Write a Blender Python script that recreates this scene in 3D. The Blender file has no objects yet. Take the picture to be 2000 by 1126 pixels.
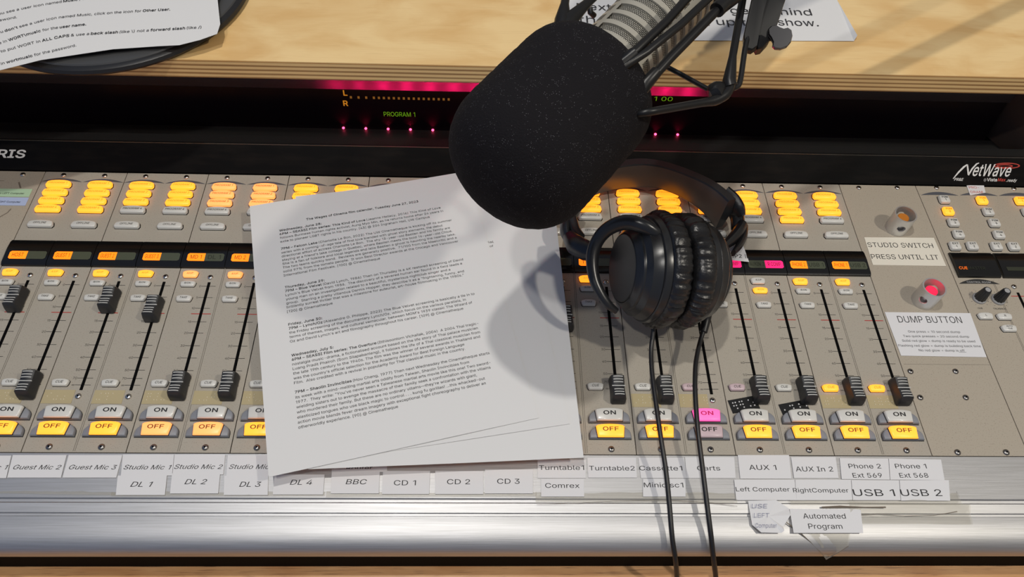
import bpy, math, random
from mathutils import Matrix, Vector
from mathutils.geometry import delaunay_2d_cdt
random.seed(7)
S = bpy.context.scene
C = S.collection
PI = math.pi

# ------------------------------------------------------------------ camera
FPX = 1450.0
CAMP = Vector((0.37132, -0.23019, 0.5769))
CAMR = Matrix(((0.9993879, -0.0114050, -0.0330723), (-0.0092212, 0.8260556, -0.5635132), (0.0337464, 0.5634732, 0.8254448)))
cam = bpy.data.cameras.new('camera'); cam.sensor_width = 36; cam.lens = 36 * FPX / 2000; cam.clip_start = 0.01
co = bpy.data.objects.new('camera', cam); C.objects.link(co); S.camera = co
co.matrix_world = Matrix.Translation(CAMP) @ CAMR.to_4x4()

# ------------------------------------------------------------------ world, lamps, exposure
W = bpy.data.worlds.new('room_light'); S.world = W; W.use_nodes = True
nt = W.node_tree; bg = nt.nodes['Background']
tc = nt.nodes.new('ShaderNodeTexCoord'); sx = nt.nodes.new('ShaderNodeSeparateXYZ'); mr = nt.nodes.new('ShaderNodeMapRange')
rp = nt.nodes.new('ShaderNodeValToRGB')
nt.links.new(tc.outputs['Generated'], sx.inputs[0]); nt.links.new(sx.outputs['X'], mr.inputs[0])
mr.inputs[1].default_value = -1; mr.inputs[2].default_value = 1
nt.links.new(mr.outputs[0], rp.inputs[0])
rp.color_ramp.elements[0].color = (.25, .39, .72, 1); rp.color_ramp.elements[1].color = (.62, .56, .47, 1)
nt.links.new(rp.outputs[0], bg.inputs[0]); bg.inputs[1].default_value = 0.40
def lamp(name, loc, power, col, rad):
    l = bpy.data.lights.new(name, 'POINT'); l.energy = power; l.color = col; l.shadow_soft_size = rad
    o = bpy.data.objects.new(name, l); o.location = loc; C.objects.link(o); return o
lamp('ceiling_lamp', (0.17, 0.16, 1.75), 38, (1, .955, .88), .028)
lamp('ceiling_lamp', (0.02, -0.48, 1.75), 22, (1, .96, .90), .03)
lamp('ceiling_lamp', (1.32, -0.22, 1.45), 32, (1, .93, .81), .035)
S.view_settings.view_transform = 'Standard'; S.view_settings.look = 'None'
S.view_settings.gamma = 1; S.view_settings.exposure = 0.0; S.view_settings.use_curve_mapping = False

# ------------------------------------------------------------------ helpers
def ray(x, y):
    return CAMR @ Vector(((x - 1000) / FPX, -(y - 563) / FPX, -1))
def at(x, y, z=0.0):                      # point of the photograph at height z
    d = ray(x, y); return CAMP + d * ((z - CAMP.z) / d.z)
def dp(x, y, depth):                      # point of the photograph at a distance
    return CAMP + ray(x, y) * depth
def lin(r, g, b):
    f = lambda c: (c / 255 / 12.92) if c <= 10 else ((c / 255 + .055) / 1.055) ** 2.4
    return (f(r), f(g), f(b), 1)

def mat(name, col, rough=.5, metal=0, emit=None, estr=1, noise=None, bump=None, spec=.5, coat=0):
    m = bpy.data.materials.new(name); m.use_nodes = True
    t = m.node_tree; b = t.nodes['Principled BSDF']
    b.inputs['Base Color'].default_value = col if len(col) == 4 else (*col, 1)
    b.inputs['Roughness'].default_value = rough; b.inputs['Metallic'].default_value = metal
    b.inputs['Specular IOR Level'].default_value = spec
    b.inputs['Coat Weight'].default_value = coat; b.inputs['Coat Roughness'].default_value = .08
    if emit: b.inputs['Emission Color'].default_value = emit; b.inputs['Emission Strength'].default_value = estr
    tcn = t.nodes.new('ShaderNodeTexCoord')
    if noise:
        sc, col2, lo, hi, stretch = noise
        mp = t.nodes.new('ShaderNodeMapping'); mp.inputs['Scale'].default_value = stretch
        n = t.nodes.new('ShaderNodeTexNoise'); n.inputs['Scale'].default_value = sc; n.inputs['Detail'].default_value = 5
        r = t.nodes.new('ShaderNodeValToRGB'); r.color_ramp.elements[0].position = lo; r.color_ramp.elements[1].position = hi
        r.color_ramp.elements[0].color = col if len(col) == 4 else (*col, 1); r.color_ramp.elements[1].color = col2
        t.links.new(tcn.outputs['Object'], mp.inputs[0]); t.links.new(mp.outputs[0], n.inputs['Vector'])
        t.links.new(n.outputs[0], r.inputs[0]); t.links.new(r.outputs[0], b.inputs['Base Color'])
    if bump:
        sc, strength, stretch = bump
        mp = t.nodes.new('ShaderNodeMapping'); mp.inputs['Scale'].default_value = stretch
        n = t.nodes.new('ShaderNodeTexNoise'); n.inputs['Scale'].default_value = sc; n.inputs['Detail'].default_value = 4
        bp = t.nodes.new('ShaderNodeBump'); bp.inputs['Strength'].default_value = strength; bp.inputs['Distance'].default_value = .0006
        t.links.new(tcn.outputs['Object'], mp.inputs[0]); t.links.new(mp.outputs[0], n.inputs['Vector'])
        t.links.new(n.outputs[0], bp.inputs['Height']); t.links.new(bp.outputs[0], b.inputs['Normal'])
    return m

AMB = (1.0, .268, .012, 1)
M = {}
M['panel'] = mat('beige_panel', (.385, .350, .292), .55, noise=(1100, (.22, .195, .16, 1), .58, .74, (1, 1, 1)))
M['panel_tan'] = mat('tan_panel', (.40, .352, .282), .55, noise=(900, (.24, .205, .155, 1), .58, .74, (1, 1, 1)))
M['line'] = mat('panel_line', (.15, .135, .11), .6)
M['print'] = mat('panel_print', (.02, .02, .02), .7)
M['redprint'] = mat('red_print', (.42, .03, .025), .6)
M['arc'] = mat('slate_print', (.085, .09, .105), .5)
M['arclight'] = mat('pale_print', (.45, .45, .45), .6)
M['slot'] = mat('slot_black', (.003, .003, .003), .8, spec=.06)
M['steel'] = mat('screw_steel', (.62, .60, .56), .22, 1)
M['darksteel'] = mat('dark_steel', (.28, .27, .26), .3, 1)
M['cap'] = mat('grey_button', (.66, .65, .61), .32, coat=.3)
M['amber'] = mat('amber_lit_button', (.6, .35, .06), .35, emit=AMB, estr=1.75)
M['peach'] = mat('peach_lit_button', (.6, .38, .15), .35, emit=(1, .25, .055, 1), estr=1.40)
M['pink'] = mat('pink_lit_button', (.6, .2, .35), .35, emit=(1, .055, .36, 1), estr=1.0)
M['capglow'] = mat('grey_button_glow', (.55, .52, .47), .3, coat=.3)
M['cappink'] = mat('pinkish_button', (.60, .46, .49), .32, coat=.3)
M['legend'] = mat('black_legend', (.012, .012, .012), .5)
M['legamber'] = mat('brown_legend', (.30, .11, .01), .5, emit=(.55, .20, .01, 1), estr=.75)
M['legdark'] = mat('dark_brown_legend', (.14, .04, .005), .5, emit=(.12, .03, .0, 1), estr=.5)
M['legpink'] = mat('crimson_legend', (.25, .01, .05), .5, emit=(.45, .0, .10, 1), estr=.6)
M['bezel'] = mat('blue_grey_bezel', (.23, .24, .265), .45)
M['bezelblack'] = mat('bezel_edge', (.02, .02, .022), .5)
M['glass'] = mat('display_black', (.006, .006, .006), .16, spec=.5)
M['lcdamber'] = mat('amber_screen', (.4, .15, .01), .3, emit=(1, .16, .003, 1), estr=1.75)
M['lcdoff'] = mat('unlit_screen', (.075, .085, .055), .25)
M['lcdpink'] = mat('pink_screen', (.4, .02, .12), .3, emit=(1, .012, .15, 1), estr=1.0)
M['lcdorange'] = mat('orange_glyph', (.4, .1, .01), .3, emit=(1, .16, .01, 1), estr=1.2)
M['lcdtext'] = mat('screen_text', (.05, .015, 0), .4)
M['lcdghost'] = mat('screen_ghost', (.03, .035, .022), .4)
M['knob'] = mat('fader_black', (.020, .021, .023), .42, bump=(2500, .25, (1, 1, 1)))
M['knobline'] = mat('fader_line', (.52, .52, .50), .5)
M['braille'] = mat('clear_amber_film', (.46, .385, .225), .25)
M['brailledot'] = mat('braille_dot', (.60, .53, .36), .25)
M['brailleblack'] = mat('black_film', (.008, .008, .008), .35)
M['dotwhite'] = mat('white_dot', (.7, .7, .7), .4)
M['paper'] = mat('white_paper', (.70, .70, .70), .75)
M['label'] = mat('label_paper', (.70, .70, .715), .6)
M['labelcream'] = mat('cream_label', (.74, .70, .60), .6)
M['ink'] = mat('ink', (.022, .022, .024), .7)
M['redink'] = mat('red_ink', (.55, .10, .07), .7)
M['blueink'] = mat('grey_blue_ink', (.25, .26, .36), .7)
M['green'] = mat('green_label', (.42, .60, .40), .6)
M['blue'] = mat('blue_label', (.42, .50, .72), .6)
M['black'] = mat('black_paint', (.004, .0038, .0038), .5, spec=.07, noise=(30, (.008, .0068, .006, 1), .45, .7, (1, 6, 1)))
M['blacktrim'] = mat('black_trim', (.017, .017, .017), .5, bump=(1800, .3, (1, 1, 1)))
M['edgeline'] = mat('silver_edge', (.38, .38, .38), .35, 1)
M['meterglass'] = mat('dark_meter_glass', (.010, .006, .008), .30, spec=.06)
M['lip'] = mat('smoked_lip', (.045, .04, .042), .5, spec=.2)
_t = M['lip'].node_tree; _mx = _t.nodes.new('ShaderNodeMixShader'); _tr = _t.nodes.new('ShaderNodeBsdfTranslucent'); _tr.inputs[0].default_value = (.75, .70, .72, 1)
_mx.inputs[0].default_value = .5; _t.links.new(_t.nodes['Principled BSDF'].outputs[0], _mx.inputs[1]); _t.links.new(_tr.outputs[0], _mx.inputs[2]); _t.links.new(_mx.outputs[0], _t.nodes['Material Output'].inputs[0])
M['brown'] = mat('brown_cheek', (.055, .038, .030), .4)
M['amberdim'] = mat('amber_meter', (.1, .05, .01), .4, emit=(1, .36, .02, 1), estr=.45)
M['amberdark'] = mat('dim_amber_meter', (.1, .05, .01), .4, emit=(.55, .22, .03, 1), estr=.30)
M['greenled'] = mat('green_glyph', (.02, .1, .01), .4, emit=(.25, .62, .01, 1), estr=.45)
M['led'] = mat('red_led', (.5, .02, .1), .3, emit=(1, .06, .16, 1), estr=5)
M['logowhite'] = mat('logo_white', (.70, .70, .68), .5)
M['logored'] = mat('logo_red', (.45, .035, .02), .5)
M['rubber'] = mat('headphone_black', (.012, .0125, .014), .34, bump=(900, .15, (1, 1, 1)))
M['satin'] = mat('satin_black', (.016, .017, .019), .28)
M['capface'] = mat('matt_cap_black', (.013, .014, .015), .42)
M['pad'] = mat('leatherette', (.011, .011, .012), .30, bump=(500, .5, (1, 1, 1)))
M['bandinner'] = mat('band_padding', (.040, .032, .027), .36, spec=.9)
M['cord'] = mat('cord_black', (.008, .008, .009), .4)
M['metalblack'] = mat('frame_black', (.008, .008, .0085), .36, spec=.35)
M['micbody'] = mat('fawn_metal', (.44, .42, .36), .38, .35)
M['chrome'] = mat('dark_chrome', (.10, .10, .105), .22, .9)
M['alcyl'] = mat('machined_aluminium', (.66, .65, .63), .34, .75, bump=(600, .2, (1, 1, 12)))
M['redbutton'] = mat('red_lit_button', (.6, .02, .05), .3, emit=(1, .01, .06, 1), estr=1.0)
M['orangebutton'] = mat('orange_button', (.50, .17, .02), .35)
M['dial'] = mat('dial_black', (.016, .017, .019), .36)
M['dialskirt'] = mat('grey_skirt', (.35, .35, .35), .4)
M['wallpaint'] = mat('wall_paint', (.45, .43, .40), .8)
M['base'] = mat('black_plastic', (.013, .013, .014), .35)
M['baseinner'] = mat('dark_grey_plastic', (.055, .056, .058), .4)
M['pencil'] = mat('pencil_mark', (.16, .13, .10), .8)

def wood(name, c1, c2, c3, scale, stretch, rough, grain=.5):
    m = bpy.data.materials.new(name); m.use_nodes = True; t = m.node_tree; b = t.nodes['Principled BSDF']
    b.inputs['Roughness'].default_value = rough
    tcn = t.nodes.new('ShaderNodeTexCoord')
    mp = t.nodes.new('ShaderNodeMapping'); mp.inputs['Scale'].default_value = stretch; t.links.new(tcn.outputs['Object'], mp.inputs[0])
    n = t.nodes.new('ShaderNodeTexNoise'); n.inputs['Scale'].default_value = scale; n.inputs['Detail'].default_value = 6; n.inputs['Distortion'].default_value = .6
    t.links.new(mp.outputs[0], n.inputs['Vector'])
    r = t.nodes.new('ShaderNodeValToRGB'); e = r.color_ramp.elements
    e[0].position = .34; e[0].color = c2; e[1].position = .62; e[1].color = c1
    t.links.new(n.outputs[0], r.inputs[0])
    mp2 = t.nodes.new('ShaderNodeMapping'); mp2.inputs['Scale'].default_value = (stretch[0] * 1.1, stretch[1] * 14, stretch[2] * 14); t.links.new(tcn.outputs['Object'], mp2.inputs[0])
    n2 = t.nodes.new('ShaderNodeTexNoise'); n2.inputs['Scale'].default_value = scale * 2; n2.inputs['Detail'].default_value = 3; t.links.new(mp2.outputs[0], n2.inputs['Vector'])
    r2 = t.nodes.new('ShaderNodeValToRGB'); r2.color_ramp.elements[0].position = .28; r2.color_ramp.elements[1].position = .42
    t.links.new(n2.outputs[0], r2.inputs[0])
    mx = t.nodes.new('ShaderNodeMix'); mx.data_type = 'RGBA'
    inv = t.nodes.new('ShaderNodeMath'); inv.operation = 'MULTIPLY_ADD'; inv.inputs[1].default_value = -grain; inv.inputs[2].default_value = grain
    t.links.new(r2.outputs[0], inv.inputs[0]); t.links.new(inv.outputs[0], mx.inputs[0])
    t.links.new(r.outputs[0], mx.inputs[6]); mx.inputs[7].default_value = c3; t.links.new(mx.outputs[2], b.inputs['Base Color'])
    return m
M['ply'] = wood('birch_ply_face', (.84, .61, .30, 1), (.72, .46, .19, 1), (.50, .27, .09, 1), 5, (2.6, 6, 6), .36, .22)
M['oak'] = wood('oak_desk', (.66, .36, .155, 1), (.54, .26, .10, 1), (.10, .04, .018, 1), 7, (2.2, 9, 9), .4, 1.0)
def ply_edge():
    m = bpy.data.materials.new('birch_ply_edge'); m.use_nodes = True; t = m.node_tree; b = t.nodes['Principled BSDF']
    b.inputs['Roughness'].default_value = .5
    tcn = t.nodes.new('ShaderNodeTexCoord'); s = t.nodes.new('ShaderNodeSeparateXYZ'); t.links.new(tcn.outputs['Object'], s.inputs[0])
    n = t.nodes.new('ShaderNodeTexNoise'); n.inputs['Scale'].default_value = 3; mp = t.nodes.new('ShaderNodeMapping'); mp.inputs['Scale'].default_value = (4, 40, 300)
    t.links.new(tcn.outputs['Object'], mp.inputs[0]); t.links.new(mp.outputs[0], n.inputs['Vector']); n.inputs['Detail'].default_value = 3
    a = t.nodes.new('ShaderNodeMath'); a.operation = 'MULTIPLY_ADD'; a.inputs[1].default_value = 2 * PI / .0046; t.links.new(s.outputs['Z'], a.inputs[0])
    nn = t.nodes.new('ShaderNodeMath'); nn.operation = 'MULTIPLY'; nn.inputs[1].default_value = 2.2; t.links.new(n.outputs[0], nn.inputs[0]); t.links.new(nn.outputs[0], a.inputs[2])
    sn = t.nodes.new('ShaderNodeMath'); sn.operation = 'SINE'; t.links.new(a.outputs[0], sn.inputs[0])
    ad = t.nodes.new('ShaderNodeMath'); ad.operation = 'MULTIPLY_ADD'; ad.inputs[1].default_value = .5; ad.inputs[2].default_value = .5; t.links.new(sn.outputs[0], ad.inputs[0])
    r = t.nodes.new('ShaderNodeValToRGB'); r.color_ramp.elements[0].position = .1; r.color_ramp.elements[0].color = (.33, .18, .06, 1)
    r.color_ramp.elements[1].position = .6; r.color_ramp.elements[1].color = (.80, .56, .25, 1)
    t.links.new(ad.outputs[0], r.inputs[0]); t.links.new(r.outputs[0], b.inputs['Base Color']); return m
M['plyedge'] = ply_edge()
def aluminium():
    m = mat('brushed_aluminium', (.55, .55, .56), .49, 1, noise=(18, (.45, .45, .45, 1), .35, .75, (1.2, 60, 60)), bump=(40, .10, (1, 90, 90)))
    return m
M['alu'] = aluminium()
M['groove'] = mat('aluminium_groove', (.22, .22, .22), .45, .8)
def foam():
    m = mat('black_foam', (.0072, .0064, .0080), .95, bump=(900, 1.0, (1, 1, 1)), spec=.2)
    t = m.node_tree; b = t.nodes['Principled BSDF']
    tcn = t.nodes.new('ShaderNodeTexCoord'); v = t.nodes.new('ShaderNodeTexVoronoi'); v.inputs['Scale'].default_value = 900
    t.links.new(tcn.outputs['Object'], v.inputs['Vector'])
    n = t.nodes.new('ShaderNodeTexNoise'); n.inputs['Scale'].default_value = 150; t.links.new(tcn.outputs['Object'], n.inputs['Vector'])
    r = t.nodes.new('ShaderNodeMath'); r.operation = 'LESS_THAN'; r.inputs[1].default_value = .16; t.links.new(v.outputs['Distance'], r.inputs[0])
    g = t.nodes.new('ShaderNodeMath'); g.operation = 'GREATER_THAN'; g.inputs[1].default_value = .51; t.links.new(n.outputs[0], g.inputs[0])
    mu = t.nodes.new('ShaderNodeMath'); mu.operation = 'MULTIPLY'; t.links.new(r.outputs[0], mu.inputs[0]); t.links.new(g.outputs[0], mu.inputs[1])
    mx = t.nodes.new('ShaderNodeMix'); mx.data_type = 'RGBA'; t.links.new(mu.outputs[0], mx.inputs[0])
    mx.inputs[6].default_value = (.0072, .0064, .0080, 1); mx.inputs[7].default_value = (.12, .12, .13, 1)
    t.links.new(mx.outputs[2], b.inputs['Base Color']); return m
M['foam'] = foam()
def weave():
    m = mat('woven_mesh', (.3, .29, .25), .4, .5); t = m.node_tree; b = t.nodes['Principled BSDF']
    uv = t.nodes.new('ShaderNodeUVMap'); uv.uv_map = 'UVMap'
    br = t.nodes.new('ShaderNodeTexBrick'); br.inputs['Scale'].default_value = 1; br.inputs['Color1'].default_value = (.55, .53, .46, 1); br.inputs['Color2'].default_value = (.44, .42, .36, 1)
    br.inputs['Mortar'].default_value = (.006, .006, .005, 1); br.inputs['Mortar Size'].default_value = .22; br.inputs['Brick Width'].default_value = 1.4; br.inputs['Row Height'].default_value = 1.2
    t.links.new(uv.outputs[0], br.inputs['Vector']); t.links.new(br.outputs['Color'], b.inputs['Base Color']); return m
M['weave'] = weave()
def tape():
    m = bpy.data.materials.new('clear_tape'); m.use_nodes = True; t = m.node_tree; t.nodes.clear()
    o = t.nodes.new('ShaderNodeOutputMaterial'); mx = t.nodes.new('ShaderNodeMixShader'); tr = t.nodes.new('ShaderNodeBsdfTransparent'); g = t.nodes.new('ShaderNodeBsdfPrincipled')
    tr.inputs[0].default_value = (.95, .94, .91, 1); g.inputs['Base Color'].default_value = (.6, .58, .52, 1); g.inputs['Roughness'].default_value = .16
    tcn = t.nodes.new('ShaderNodeTexCoord'); n = t.nodes.new('ShaderNodeTexNoise'); n.inputs['Scale'].default_value = 55; n.inputs['Detail'].default_value = 3
    bp = t.nodes.new('ShaderNodeBump'); bp.inputs['Strength'].default_value = .8; bp.inputs['Distance'].default_value = .0012
    t.links.new(tcn.outputs['Object'], n.inputs['Vector']); t.links.new(n.outputs[0], bp.inputs['Height']); t.links.new(bp.outputs[0], g.inputs['Normal'])
    mx.inputs[0].default_value = .22
    t.links.new(tr.outputs[0], mx.inputs[1]); t.links.new(g.outputs[0], mx.inputs[2]); t.links.new(mx.outputs[0], o.inputs[0]); return m
M['tape'] = tape()

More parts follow.
